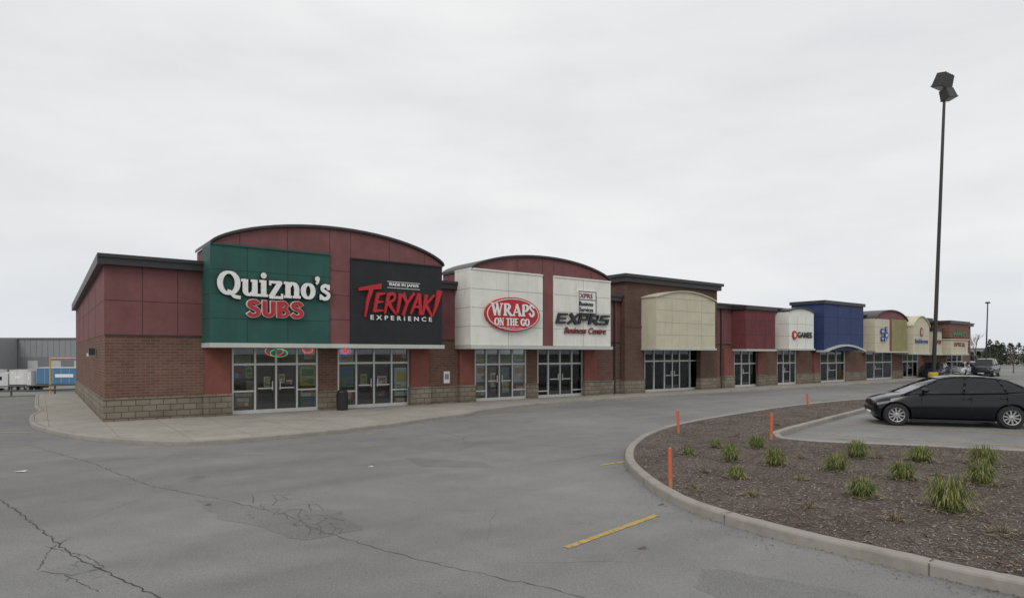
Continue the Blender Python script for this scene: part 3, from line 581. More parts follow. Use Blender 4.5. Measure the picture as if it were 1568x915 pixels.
isl=[(1760,962),(1568,914),(1480,894),(1300,852),(1150,814),(1045,778),(992,747),(963,720),(957,703),(965,686),(990,669),(1040,653),(1120,638),(1200,626),(1270,618),(1322,614),(1344,617),(1338,626),(1275,644),(1205,664),(1196,672),(1228,680),(1400,688),(1568,697),(1800,712),(1960,760)]
ip=[tuple(G(a,b).xy) for a,b in isl]; ipath=catmull(ip,6,True); si=1 if area(ipath)>0 else -1
island=empty('planted_island')
mb=MB(); curb(mb,ipath,.19,.15,CRB,True,si)
acc=0
JD=plain('curb_joint',(.12,.11,.10),.95)
for i in range(len(ipath)-1):
    a,b=Vector(ipath[i]),Vector(ipath[i+1]); l=(b-a).length; acc+=l
    if acc>2.6:
        acc=0; dd=(b-a)/l; nn=Vector((-dd.y,dd.x))*si
        q=[a+nn*-.003,a+dd*.014+nn*-.003]
        mb.add([(q[0].x,q[0].y,.0),(q[1].x,q[1].y,.0),(q[1].x,q[1].y,.135),(q[0].x,q[0].y,.135)],[(0,1,2,3)],JD)
        q=[a+nn*.03,a+dd*.014+nn*.03,a+dd*.014+nn*.19,a+nn*.19]; mb.add([(p.x,p.y,.158) for p in q],[(0,1,2,3)],JD)
mb.obj('island_curb',island)
def mulchm():
    m,nt,b=newmat('mulch'); v=objvec(nt); k=mix(nt,(.055,.043,.036),(.19,.155,.13),ramp(nt,noise(nt,28,6,v,.85),.35,.65)); k=mix(nt,k,(.62,.56,.52),ramp(nt,noise(nt,.9,4,v),.42,.66),'MULTIPLY')
    nt.links.new(k,b.inputs['Base Color']); b.inputs['Roughness'].default_value=1; bump(nt,b,noise(nt,40,4,v,.8),1,.02); return m
inn=offset(ipath,si*.185,True); sheet('mulch_bed',inn,.125,mulchm(),island)
def inside(p,poly):
    c=False;n=len(poly);j=n-1
    for i in range(n):
        xi,yi=poly[i];xj,yj=poly[j]
        if (yi>p[1])!=(yj>p[1]) and p[0]<(xj-xi)*(p[1]-yi)/(yj-yi)+xi: c=not c
        j=i
    return c
inn2=offset(ipath,si*.24,True)
cm=[plain('chip_dark',(.055,.037,.03),1),plain('chip_brown',(.15,.095,.066),1),plain('chip_grey',(.24,.215,.19),1),plain('chip_straw',(.36,.31,.23),1)]
mb=MB(); xs=[p[0] for p in inn2]; ys=[p[1] for p in inn2]; cnt=0; rr=random.Random(11)
def chip(mb,x,y,z,l,w,tilt=.35):
    a=rr.uniform(0,6.28); d_=Vector((math.cos(a),math.sin(a),rr.uniform(-tilt,tilt))); n_=Vector((-math.sin(a),math.cos(a),rr.uniform(-tilt,tilt)*1.4)); c=Vector((x,y,z))
    mb.add([c-d_*l-n_*w,c+d_*l-n_*w,c+d_*l*.9+n_*w,c-d_*l*.8+n_*w],[(0,1,2,3)],rr.choices(cm,(3.4,4,3.6,1.2))[0])
while cnt<45000:
    y=min(ys)+(max(ys)-min(ys))*rr.random()**1.7; x=rr.uniform(min(xs),max(xs))
    if x>y*.86+.3 or not inside((x,y),inn2): continue
    cnt+=1; l=rr.uniform(.006,.026); w=rr.uniform(.003,.008)
    if rr.random()<.03: l*=3; w*=.7
    chip(mb,x,y,.133+rr.uniform(0,.014),l,w)
mb.obj('mulch_chips',island,recalc=False)
mb=MB()
for pth,sd,cnt in ((ipath,-si,1800),(path,-sg,1100)):
    for i in range(cnt):
        k=rr.randrange(len(pth)-1); u=rr.random(); x=pth[k][0]*(1-u)+pth[k+1][0]*u; y=pth[k][1]*(1-u)+pth[k+1][1]*u; dx,dy=pth[k+1][0]-pth[k][0],pth[k+1][1]-pth[k][1]; l_=math.hypot(dx,dy) or 1; d_=rr.random()**2.2*.5+.01
        chip(mb,x-dy/l_*d_*sd,y+dx/l_*d_*sd,.012,rr.uniform(.005,.018),rr.uniform(.003,.007),.15)
for i in range(1800):
    y=rr.uniform(5,24); x=rr.uniform(-.85,.5)*y; 
    if inside((x,y),ipath): continue
    chip(mb,x,y,.009,rr.uniform(.004,.013),rr.uniform(.002,.005),.1)
mb.obj('loose_debris',None,recalc=False)
# grass clumps
gm=[plain('blade_green',(.12,.16,.04),.7),plain('blade_dark',(.065,.10,.025),.7),plain('blade_yellow',(.29,.29,.085),.7),plain('blade_straw',(.36,.31,.17),.8)]
dm=[plain('dry_stem_brown',(.16,.11,.075),.9),plain('dry_stem_tan',(.30,.24,.16),.9),plain('dry_stem_dark',(.07,.045,.035),.9),plain('dry_stem_grey',(.22,.19,.16),.9)]
def clump(px,py,wp,hp,k,dry=False):
    p=G(px,py,.13); r=wp/F*p.y/2; h=hp/F*p.y*1.05; mb=MB(); q=random.Random(k); ox,oy=q.uniform(-.15,.15)*r,q.uniform(-.15,.15)*r; yb_=q.uniform(.6,1.6)
    for i in range(int(90 if dry else 420+r*500)):
        a=q.uniform(0,6.28); r0=q.uniform(0,.38)*r; base=Vector((math.cos(a)*r0+ox*q.random(),math.sin(a)*r0+oy*q.random(),0)); a2=a+q.uniform(-.7,.7); out=Vector((math.cos(a2),math.sin(a2),0)); lean=q.random()**.7
        R=r*lean*q.uniform(.6,1.05); hh=h*q.uniform(.45,1.05)*(1-.5*lean*lean); w=q.uniform(.0028,.006)*(.6 if dry else 1); sd=Vector((-out.y,out.x,0))*w; m=q.choices(dm if dry else gm,(4,3,2,2) if dry else (4,3,2.8*yb_,1.2))[0]
        pts=[base,base+out*R*.3+Vector((0,0,hh*.62)),base+out*R*.68+Vector((0,0,hh)),base+out*R+Vector((0,0,hh*(1-.5*lean)))]
        vs=[]
        for j,pp in enumerate(pts):
            kk=(1,1,.7,.1)[j]; vs+=[pp-sd*kk,pp+sd*kk]
        mb.add(vs,[(0,1,3,2),(2,3,5,4),(4,5,7,6)],m)
    for i in range(20 if dry else 90):
        a=q.uniform(0,6.28); rr_=q.uniform(.2,1.0)*r; c=Vector((math.cos(a)*rr_,math.sin(a)*rr_,q.uniform(.015,.035))); b_=q.uniform(0,6.28); dv=Vector((math.cos(b_),math.sin(b_),q.uniform(-.1,.3)))*.06; nv=Vector((-dv.y,dv.x,0))*.08
        mb.add([c-dv-nv,c+dv-nv,c+dv+nv,c-dv+nv],[(0,1,2,3)],gm[3])
    o=mb.obj('dry_perennial_plant' if dry else 'ornamental_grass_clump',None,recalc=False); o.location=p
CL=[(1053,695,26,13),(1097,684,26,13),(1118,705,42,27),(1160,685,38,20),(1187,711,50,28),(1127,730,40,17),(1280,719,52,27),(1312,699,50,26),(1323,760,62,30),(1382,732,60,28),(1410,705,54,24),(1453,780,95,54),(1503,739,62,36),(1508,710,68,29)]
for k,c in enumerate(CL): clump(*c,k)
for k,c in enumerate([(1238,776,40,12),(1372,796,50,20),(1150,757,40,10),(1535,815,60,14),(1225,733,30,9),(1080,722,26,8),(1435,728,26,9),(1130,668,24,8),(1225,700,26,8),(1190,650,20,6),(1254,640,20,6),(1060,745,30,9),(1345,700,26,8)]): clump(*c,k+50,dry=True)
OR=plain('stake_orange',(.60,.13,.06),.6)
for px,yb,yt,w in ((1027,748,684,6),(1039,664,627,4.5),(1181,674,632,4.5),(1237,622,601,3)):
    p=G(px,yb,.1); r=w/F*p.y/2; h=(yb-yt)/F*p.y; mb=MB(); lean=random.uniform(-.05,.05)
    mb.tube((0,0,-.1),(lean*h,0,h*.97),r,r,OR,8); mb.tube((lean*h,0,h*.97),(lean*h,0,h),r,r*.5,OR,8); mb.tube((0,0,-.05),(lean*.25*h,0,h*.25),r*1.02,r*1.02,plain('stake_faded',(.45,.22,.12),.8),8)
    o=mb.obj('marker_stake'); o.location=p
def ypaint():
    m,nt,b=newmat('worn_yellow'); v=objvec(nt); k=mix(nt,(.50,.34,.06),(.22,.20,.15),ramp(nt,noise(nt,9,6,v,.8),.45,.60)); nt.links.new(k,b.inputs['Base Color']); b.inputs['Roughness'].default_value=.85; return m
YP=ypaint()
def line(mb,pts,w,z,m,jit=0,rr=random):
    P=[Vector((p[0],p[1],0)) for p in pts]; Lf=[];Rt=[]
    for i,p in enumerate(P):
        a=P[max(i-1,0)];b=P[min(i+1,len(P)-1)]; d_=(b-a).normalized(); n_=Vector((-d_.y,d_.x,0)); ww=w*(rr.uniform(1-jit,1+jit))/2
        Lf.append(p+n_*ww+Vector((0,0,z)));Rt.append(p-n_*ww+Vector((0,0,z)))
    n=len(P); mb.add(Lf+Rt,[(i,i+1,n+i+1,n+i) for i in range(n-1)],m)
mb=MB()
for (a,b,w) in (((867,838),(1006,788),.10),((918,712),(958,706),.1),((-60,661),(50,662),.12),((735,637),(792,633),.14),((800,628),(860,626),.12),((1248,664),(1600,684),.11),((1280,648),(1700,672),.10),((1330,633),(1345,634),.1),((1560,655),(1900,668),.1),((560,664),(585,660),.06)):
    P0,P1=G(*a).xy,G(*b).xy; n=max(2,int((P1-P0).length/.12)); line(mb,[P0.lerp(P1,i/n) for i in range(n+1)],w,.006,YP,.10)
mb.obj('painted_markings')
CK=plain('crack_dark',(.05,.048,.046),.95)
mb=MB(); rr=random.Random(5)
def crack(px,w=.02,j=.05,seg=.18):
    P=[G(a,b).xy for a,b in px]; out=[]
    for a,b in zip(P[:-1],P[1:]):
        n=max(2,int((b-a).length/seg))
        for i in range(n):
            q=a.lerp(b,i/n); out.append((q.x+rr.uniform(-j,j),q.y+rr.uniform(-j,j)))
    out.append(tuple(P[-1])); line(mb,out,w,.0045,CK,.6,rr)
crack([(-40,740),(0,764),(40,792),(110,850),(180,885),(250,915),(300,940)],.014,.025,.08)
crack([(40,680),(140,708),(230,743),(330,762),(430,785),(500,815),(590,843),(700,870),(840,900),(960,930)],.008,.03,.1)
crack([(150,706),(300,694),(420,697)],.006); crack([(560,712),(640,700),(700,690),(745,672)],.006)
crack([(60,872),(78,838),(130,850),(160,868),(110,880),(62,874)],.007,.02,.06); crack([(78,838),(110,822)],.006,.02,.06); crack([(100,880),(150,905)],.006,.02,.06)
cells={}
def cp(i,j):
    if (i,j) not in cells: cells[(i,j)]=(385+i*17+(j%2)*8+rr.uniform(-5,5),757+j*7.5+rr.uniform(-2.5,2.5))
    return cells[(i,j)]
for i in range(9):
    for j in range(8):
        if abs((i-4)*.9-(j-3.5)*.9)>3.0 and rr.random()<.85: continue
        if rr.random()<.6: crack([cp(i,j),cp(i+1,j)],.007,.012,.05)
        if rr.random()<.6: crack([cp(i,j),cp(i,j+1)],.007,.012,.05)
for i in range(10):
    a=rr.uniform(60,160); b=rr.uniform(825,895); crack([(a,b),(a+rr.uniform(-20,20),b+rr.uniform(-12,12))],.005,.01,.05)
mb.obj('pavement_cracks')
mb=MB()
for px,py,sz,m in ((567,714,.06,WL),(983,838,.06,plain('twig',(.10,.07,.04))),(32,721,.12,WL),(318,772,.05,CK),(1012,772,.05,CK)):
    p=G(px,py,.012); mb.add([p+Vector((-sz,-sz*.3,0)),p+Vector((sz,-sz*.3,.01)),p+Vector((sz*.8,sz*.3,.02)),p+Vector((-sz*.7,sz*.3,.0))],[(0,1,2,3)],m)
mb.obj('litter')
# ------------------------------------------------------------------ trash cans
def bin_(px,py,wp,hp,m,t=None):
    p=G(px,py,WALK); r=wp/F*p.y/2; h=hp/F*p.y; mb=MB()
    mb.lathe([(.001,0),(r*.9,0),(r*.92,.03),(r,h*.72),(r*1.06,h*.74),(r*1.06,h*.79),(r*.9,h*.8),(r*.9,h*.86),(r*1.0,h*.87),(r*.85,h*.95),(r*.4,h),(.001,h)],(0,0,0),m,20,'Z')
    for i in range(10):
        a=i*math.pi/5; mb.tube((math.cos(a)*r*.94,math.sin(a)*r*.94,.04),(math.cos(a)*r*1.02,math.sin(a)*r*1.02,h*.72),.02,.02,m,4)
    o=mb.obj('trash_can',smooth=False); o.location=p
BM=plain('bin_black',(.02,.02,.022),.5)
bin_(524,627,17,31,BM); bin_(1171,588,9,16,BM); bin_(1358,576,7,14,BM)
p=G(1308,581,WALK); mb=MB(); y_=plain('bin_yellow',(.6,.38,.03),.5); mb.cube(-.42,.42,-.3,.3,0,.5,y_); mb.prism([(-.46,.5),(.46,.5),(.4,.7),(-.4,.62)],-.33,.33,y_); o=mb.obj('grit_box',bevel=.03); o.location=p; o.rotation_euler=(0,0,ANG)
# ------------------------------------------------------------------ lamps
PB=plain('lamp_post_paint',(.025,.022,.020),.45)
def lamp(px,yb,pxt,yt,heads,r):
    b=G(px,yb); s=b.y/F; top=Vector(((pxt-px)*s,0,(HY-yt)*s+H)); mb=MB()
    e=empty('parking_lot_lamp_post',b)
    mb.tube((0,0,0),top,r,r*.62,PB,12); mb.obj('pole',e)
    mb=MB(); mb.lathe([(.001,0.0),(r*2.2,0),(r*2.2,.75),(r*2.0,.82),(.001,.82)],(0,0,0),plain('base_yellow',(.55,.40,.05),.8),16,'Z'); mb.obj('concrete_base',e)
    for (ox,oz,w,h,dp,rot,rx_) in heads:
        mb=MB(); w*=s;h*=s;dp*=s
        vs=[(-w/2,-dp/2,-h/2),(w/2,-dp/2,-h/2),(w/2,dp/2,-h/2),(-w/2,dp/2,-h/2),(-w*.42,-dp*.42,h/2),(w*.42,-dp*.42,h/2),(w*.42,dp*.42,h/2),(-w*.42,dp*.42,h/2)]
        mb.add(vs,[(0,1,2,3),(4,5,6,7),(0,1,5,4),(1,2,6,5),(2,3,7,6),(3,0,4,7)],PB)
        mb.cube(-w*.53,w*.53,-dp*.53,dp*.53,-h*.56,-h*.48,PB); mb.cube(-w*.45,w*.45,-dp*.45,dp*.45,-h*.575,-h*.561,plain('lamp_lens',(.35,.35,.33),.2))
        for k in range(4): mb.cube(-w*.3+k*w*.2-.02,-w*.3+k*w*.2+.02,-dp*.35,dp*.35,h*.5,h*.56,PB)
        o=mb.obj('lamp_head',e); o.location=(top.x+ox*s,0,top.z+oz*s); o.rotation_euler=(rx_,rot,.4)
        mb=MB(); mb.tube((top.x,0,top.z-12*s),(top.x+ox*s,0,top.z+oz*s),r*.5,r*.5,PB,6); mb.obj('bracket',e)
lamp(1429,584,1447,124,[(-2,0,25,20,16,.12,.25),(4,-20,20,15,14,-.2,-.2)],.17)
lamp(1509,573,1512.5,463,[(0,0,5,2.2,5,0,0)],.09)
# ------------------------------------------------------------------ vehicles
TIRE=plain('tire_rubber',(.022,.022,.022),.85); RIM=plain('alloy_rim',(.55,.55,.56),.3,.8); CG=plain('car_glass',(.010,.012,.013),.05); LN=plain('headlamp_lens',(.30,.31,.33),.12); TLN=plain('tail_lamp',(.4,.01,.01),.2)
def wheel(mb,x,y,r,side):
    w=.2; s_=side; prof=[(r*.62,0),(r*.66,s_*.02),(r*.93,s_*.02),(r,-s_*.02),(r,-s_*(w-.03)),(r*.92,-s_*w),(r*.5,-s_*w)]
    mb.lathe([(a,b) for a,b in prof],(x,y,r),TIRE,32)
    mb.lathe([(r*.64,s_*.015),(r*.60,s_*.01),(r*.57,-s_*.06),(r*.01,-s_*.08)],(x,y,r),plain('rim_shadow',(.05,.05,.05),.6),28)
    mb.lathe([(r*.66,s_*.012),(r*.64,s_*.024),(r*.60,s_*.02),(r*.585,-s_*.03)],(x,y,r),RIM,32)
    for i in range(10):
        a=i*math.pi/5+.2; m_=Matrix.Translation((x,y,r))@Matrix.Rotation(a,4,'Y'); y0,y1=sorted((-s_*.03,s_*.006)); mb.cube(r*.12,r*.61,y0,y1,-r*.06,r*.06,RIM,m_)
    mb.lathe([(r*.17,-s_*.03),(r*.16,s_*.012),(.001,s_*.018)],(x,y,r),RIM,14)
SED=dict(st=[(.32,.36,.60,.58),(.34,.27,.67,.68),(.43,.2,.745,.78),(.62,.17,.81,.85),(.95,.17,.88,.875),(1.35,.17,.945,.88),(2.0,.17,.965,.885),(2.9,.17,.985,.885),(3.6,.17,1.02,.88),(4.05,.2,1.055,.86),(4.34,.26,1.04,.80),(4.45,.34,.95,.68)],
 bx=[.98,1.42,1.95,2.45,2.95,3.45,4.05],rx=[1.95,2.05,2.25,2.55,2.95,3.28,3.50],rz=[1.36,1.395,1.425,1.44,1.43,1.39,1.345],pill=(2.62,3.42),wr=.315,wx=(.84,3.52))
SUVD=dict(st=[(0,.4,.7,.55),(.06,.3,.85,.72),(.3,.25,.97,.84),(.9,.22,1.06,.88),(1.3,.22,1.1,.9),(2,.22,1.12,.9),(3,.22,1.13,.9),(3.9,.22,1.14,.89),(4.4,.26,1.14,.86),(4.55,.34,1.0,.74)],
 bx=[1.05,1.4,1.9,2.5,3.1,3.8,4.45],rx=[1.65,1.8,2.1,2.6,3.2,3.8,4.2],rz=[1.62,1.66,1.70,1.72,1.72,1.70,1.66],pill=(2.3,3.3),wr=.36,wx=(.88,3.6))
def lerp_st(st,x,k):
    if x<=st[0][0]: return st[0][k]
    for a,b in zip(st[:-1],st[1:]):
        if a[0]<=x<=b[0]: u=(x-a[0])/(b[0]-a[0]); return a[k]+(b[k]-a[k])*u
    return st[-1][k]
def car(name,paint,C,loc,rz,scale):
    e=empty(name,loc,rz); e.scale=scale; mb=MB(); st=C['st']; rings=[]
    xs=[]; 
    for a,b in zip(st[:-1],st[1:]):
        n=max(1,int((b[0]-a[0])/.12)); xs+=[a[0]+(b[0]-a[0])*i/n for i in range(n)]
    xs.append(st[-1][0])
    for x in xs:
        zb,zt,hw=(lerp_st(st,x,k) for k in (1,2,3)); h=zt-zb
        half=[(0,zb),(hw*.8,zb),(hw*.95,zb+.04),(hw*.985,zb+.18*h),(hw,zb+.42*h),(hw*1.0,zb+.62*h),(hw*.965,zb+.78*h),(hw*.935,zt-.05),(hw*.87,zt-.008),(hw*.6,zt+.012),(0,zt+.02)]
        ring=half+[(-a,b) for a,b in half[-2:0:-1]]; rings.append([(x,a,b) for a,b in ring])
    n=len(rings[0]); vs=[p for r in rings for p in r]
    fs=[(j*n+i,j*n+(i+1)%n,(j+1)*n+(i+1)%n,(j+1)*n+i) for j in range(len(rings)-1) for i in range(n)]+[tuple(range(n)),tuple(range((len(rings)-1)*n,len(rings)*n))]
    mb.add(vs,fs,paint); body=mb.obj('body',None,smooth=True)
    sm=body.modifiers.new('s','SMOOTH'); sm.iterations=3; sm.factor=.5
    cuts=[]
    for wx in C['wx']:
        for y in (-.9,.9):
            cm_=MB(); cm_.tube((wx,y-.28,C['wr']+.01),(wx,y+.28,C['wr']+.01),C['wr']+.05,C['wr']+.05,TIRE,36); c_=cm_.obj('cut'); cuts.append(c_)
            bo=body.modifiers.new('b','BOOLEAN'); bo.operation='DIFFERENCE'; bo.object=c_; bo.solver='EXACT'
    bpy.context.view_layer.update(); me=bpy.data.meshes.new_from_object(body.evaluated_get(bpy.context.evaluated_depsgraph_get())); body.modifiers.clear(); body.data=me
    for c_ in cuts: bpy.data.objects.remove(c_)
    body.parent=e
    for p in body.data.polygons: p.use_smooth=True
    body.data.set_sharp_from_angle(angle=math.radians(35))
    g=MB(); bx,rx_,rz_=C['bx'],C['rx'],C['rz']; m=len(bx)
    rows=[]
    for i in range(m):
        zb=lerp_st(st,bx[i],2); hb=lerp_st(st,bx[i],3)*.90; hr=hb*.74
        if i in (0,m-1): hb*=.93; hr*=.95
        B=Vector((bx[i],hb,zb-.03)); R=Vector((rx_[i],hr,rz_[i]-.03)); row=[B,B.lerp(R,.10),B.lerp(R,.5)+Vector((0,.02,0)),B.lerp(R,.88)+Vector((0,.01,0)),R,Vector((rx_[i],hr*.86,rz_[i]-.005)),Vector((rx_[i],0,rz_[i]+.01))]
        rows.append(row+[Vector((p.x,-p.y,p.z)) for p in row[-2::-1]])
    n=len(rows[0]); vs=[p for r in rows for p in r]; o=len(g.v); g.v+=[tuple(p) for p in vs]
    for j in range(m-1):
        for i in range(n-1):
            gl=i in (1,2,n-4,n-3); g.face((o+j*n+i,o+j*n+i+1,o+(j+1)*n+i+1,o+(j+1)*n+i),CG if gl else paint)
    for j in (0,m-1):
        for i in range((n-1)//2): g.face((o+j*n+i,o+j*n+i+1,o+j*n+n-2-i,o+j*n+n-1-i) if i<(n-1)//2-1 else (o+j*n+i,o+j*n+i+1,o+j*n+n-1-i),CG)
    go=g.obj('greenhouse',e,smooth=True); go.data.set_sharp_from_angle(angle=math.radians(28))
    g=MB()
    for sd in (0,-1):
        f=lambda j,i: rows[j][i] if sd==0 else rows[j][n-1-i]
        for j in (0,m-1): 
            for i in range(4): g.tube(f(j,i),f(j,i+1),.03,.03,paint,6)
        for pj in (3,5):
            for i in range(4): g.tube(f(pj,i),f(pj,i+1),.028,.026,paint,6)
        for j in range(m-1): g.tube(f(j,4),f(j+1,4),.022,.022,paint,6); g.tube(f(j,1),f(j+1,1),.009,.009,plain('window_trim',(.04,.04,.04),.3),5)
    for sd in (1,-1):
        hw=.88
        for hx in (C['pill'][0]-.12,C['pill'][1]-.05): g.tube((hx-.1,sd*(hw*.965),lerp_st(st,hx,2)-.18),(hx+.1,sd*(hw*.965),lerp_st(st,hx,2)-.18),.018,.018,paint,6)
        mm_=Matrix.Translation((bx[1]+.08,sd*.98,lerp_st(st,bx[1],2)+.08))@Matrix.Diagonal((.09,.11,.075,1))
        vs=[];fs=[]
        for a in range(7):
            for b_ in range(10):
                th=math.pi*a/6;ph=2*math.pi*b_/10; vs.append(mm_@Vector((math.sin(th)*math.cos(ph),math.sin(th)*math.sin(ph),math.cos(th))))
        for a in range(6):
            for b_ in range(10): fs.append((a*10+b_,a*10+(b_+1)%10,(a+1)*10+(b_+1)%10,(a+1)*10+b_))
        g.add(vs,fs,paint); g.tube((bx[1]+.08,sd*.8,lerp_st(st,bx[1],2)),(bx[1]+.08,sd*.95,lerp_st(st,bx[1],2)+.04),.025,.02,paint,5)
        x00=st[0][0]+.06
        for (x0,x1,zz,hh,mt) in ((x00,x00+.28,.62,.045,LN),(st[-1][0]-.38,st[-1][0]-.1,.84,.07,TLN)):
            vs=[]
            for k in range(6):
                x=x0+(x1-x0)*k/5; hw_=lerp_st(st,x,3)
                for dz in (-hh*(1-.5*k/5 if mt is LN else 1),hh*.7): vs.append((x,sd*(hw_*.985+.006),zz+(.06*k/5)+dz))
            g.add(vs,[(2*k,2*k+1,2*k+3,2*k+2) for k in range(5)],mt)
        for x in (1.45,C['pill'][0]-.0,C['pill'][1]+.02): g.cube(x-.004,x+.004,sd*.872-.012,sd*.872+.012,.3,lerp_st(st,x,2)-.12,TIRE)
        g.cube(1.15,3.15,sd*.86-.02,sd*.86+.02,.155,.2,TIRE)
    g.cube(st[0][0]-.015,st[0][0]+.05,-.42,.42,.42,.5,TIRE); g.cube(st[0][0]-.02,st[0][0]+.02,-.25,.25,.30,.38,WL)
    g.obj('trim',e,smooth=True)
    g=MB()
    for wx in C['wx']:
        wheel(g,wx,-.87,C['wr'],-1); wheel(g,wx,.87,C['wr'],1)
    g.tube((C['wx'][0],-.7,C['wr']),(C['wx'][0],.7,C['wr']),.05,.05,TIRE); g.tube((C['wx'][1],-.7,C['wr']),(C['wx'][1],.7,C['wr']),.05,.05,TIRE)
    wo=g.obj('wheels',e,smooth=True); wo.data.set_sharp_from_angle(angle=math.radians(40))
    return e
PK=plain('car_paint_black',(.004,.0045,.007),.12); PW=plain('car_paint_silver',(.55,.56,.58),.25,.3,0,1); PR=plain('car_paint_maroon',(.12,.02,.02),.2,0,0,1); PD=plain('car_paint_navy',(.015,.018,.03),.15)
def place_car(name,paint,C,pf,pr,sc):
    f=G(*pf);r=G(*pr);v=(r-f);v.normalize();a=math.atan2(v.y,v.x); R=Matrix.Rotation(a,3,'Z'); off=R@Vector((C['wx'][0]*sc[0],-.87*sc[1],0)); return car(name,paint,C,f-off,a,sc)
place_car('black_sedan_car',PK,SED,(1373,651),(1552,656.5),(1.20,1.15,1.16))
place_car('parked_sedan_car',PD,SED,(1446,580),(1462,577.5),(1.1,1.1,1.1))
place_car('parked_sedan_car',PW,SED,(1480,576),(1490,573.8),(1.1,1.1,1.1))
place_car('parked_sedan_car',PR,SED,(1470,574.5),(1478,573),(1.1,1.1,1.1))
place_car('parked_sedan_car',PW,SED,(1497,576),(1507,574),(1.1,1.1,1.1))
place_car('parked_suv_car',PD,SUVD,(1522,576.5),(1537,574.5),(1.1,1.1,1.1))
# ------------------------------------------------------------------ left background
wa=empty('distant_warehouse')
mb=MB(); Yw=190; k=Yw/F; wg=stucco('warehouse_metal',(.27,.28,.295),.6,.05); wd=stucco('warehouse_dark',(.20,.21,.22),.6,.05)
x0,x1=(-200-CX)*k,(320-CX)*k; zt=H+(HY-517)*k
mb.cube(x0,x1,Yw,Yw+60,-3.6,zt,wg); mb.cube(x0,x1+.2,Yw-.2,Yw-.001,-3.6,zt*.2,wd); mb.cube(x0-.3,x1+.3,Yw-.35,Yw+60.3,zt-.3,zt+.1,wd)
for i in range(60): xx=x0+(x1-x0)*i/59; mb.cube(xx-.06,xx+.06,Yw-.05,Yw-.002,zt*.2,zt-.3,wd)
for i in range(14): xx=x0+6+i*7; mb.cube(xx,xx+3,Yw-.25,Yw-.201,-3.2,.3,plain('dock_door',(.5,.5,.5),.6))
mb.cube(x0,(28-CX)*k,Yw-12,Yw-.4,-3.6,zt-.2,wg); mb.obj('walls',wa)
def truck(px,name,boxc,cabc,heading,L=9,cab=True,scale=1):
    b=G(px,598,-3.5); e=empty(name,b,heading); e.scale=(scale,)*3; mb=MB(); bm_=plain('trailer_'+str(int(boxc[0]*100)),boxc,.5)
    mb.cube(0,L,-1.25,1.25,1.15,3.7,bm_); mb.cube(-.03,L+.03,-1.28,1.28,3.62,3.76,FRM); mb.cube(0,L,-1.27,1.27,1.05,1.2,FRD)
    for k in range(int(L/1.2)+1): mb.cube(k*1.2-.02,k*1.2+.02,-1.275,-1.251,1.2,3.6,FRM)
    mb.cube(L*.3,L*.6,-1.272,-1.2705,2.2,2.7,WL); mb.cube(.4,.5,-.9,.9,.5,1.05,FRD)
    for x in (L-1,L-2.2): 
        for s_ in (-1,1): wheel(mb,x,s_*1.2,.5,s_)
    if cab:
        cm_=plain('cab'+str(int(cabc[0]*100)),cabc,.3); prof=[(-3.6,.6),(-.3,.6),(-.3,3.2),(-1.3,3.3),(-1.9,2.7),(-2.3,1.9),(-3.5,1.6)]
        mb.prism(prof,-1.15,1.15,cm_); mb.prism([(-1.95,2.55),(-2.28,1.95),(-1.3,1.95),(-1.3,2.6)],-1.17,1.17,CG); mb.cube(-3.66,-3.6,-1.1,1.1,.6,.95,RIM)
        for s_ in (-1,1): wheel(mb,-2.9,s_*1.1,.5,s_); wheel(mb,-.6,s_*1.1,.5,s_)
    mb.obj('truck_body',e)
truck(64,'parked_truck',(.07,.19,.33),(.6,.6,.6),.10,9,False,1.0)
truck(52,'parked_truck',(.6,.6,.6),(.62,.62,.62),-.35,1.2,True,.85)
truck(22,'parked_truck',(.66,.66,.65),(.60,.60,.60),.1,3.0,True,.9)
truck(-34,'parked_truck',(.6,.6,.59),(.5,.05,.04),.1,4,False,.9)
mb=MB(); gy=plain('gate_yellow',(.6,.36,.04),.5); b=G(77,600,-.6); c=G(140,600,-.6)
kk=b.y/F; zt=H+(HY-548)*kk
mb.tube((b.x,b.y,-1.5),(b.x,b.y,zt),.06,.06,gy,8); mb.tube((c.x,c.y,-1.5),(c.x,c.y,zt),.06,.06,gy,8); mb.tube((b.x,b.y,zt),(c.x,c.y,zt),.06,.06,gy,8); mb.obj('height_clearance_gate')
mb=MB(); gr=plain('rail_metal',(.16,.16,.155),.5,.3)
for i in range(30): s=-45+i*2; p=W(s,-20.6); mb.tube((p.x,p.y,-.1),(p.x,p.y,.62),.05,.05,gr,6)
for z in (.3,.56):
    a=W(-46,-20.5,z);b=W(14,-20.5,z); mb.tube(a,b,.04,.04,gr,6)
mb.obj('guard_rail')
# ------------------------------------------------------------------ trees
def branch(mb,p,d,l,r,depth,m,q):
    e=p+d*l; mb.tube(p,e,r,r*.65,m,5 if depth>2 else 3,False)
    if depth==0: return
    for i in range(q.choice((2,3,3))):
        v=(d+Vector((q.uniform(-.7,.7),q.uniform(-.7,.7),q.uniform(-.1,.5)))).normalized(); branch(mb,p+d*l*q.uniform(.6,1),v,l*q.uniform(.6,.8),r*.6,depth-1,m,q)
bark=plain('bark',(.13,.10,.08),.9)
for px,yb,yt,sd in ((1497,573,484,1),(1480,572,500,2),(1552,571,520,4)):
    b=G(px,yb); h=(yb-yt)*b.y/F; mb=MB(); branch(mb,Vector((0,0,0)),Vector((0,0,1)),h*.32,h*.018,6,bark,random.Random(sd)); o=mb.obj('bare_tree',recalc=False); o.location=b
lf=[plain('needles_dark',(.018,.032,.016),.9),plain('needles_mid',(.035,.055,.025),.9),plain('needles_brown',(.06,.05,.035),.9)]
mb=MB(); q=random.Random(9)
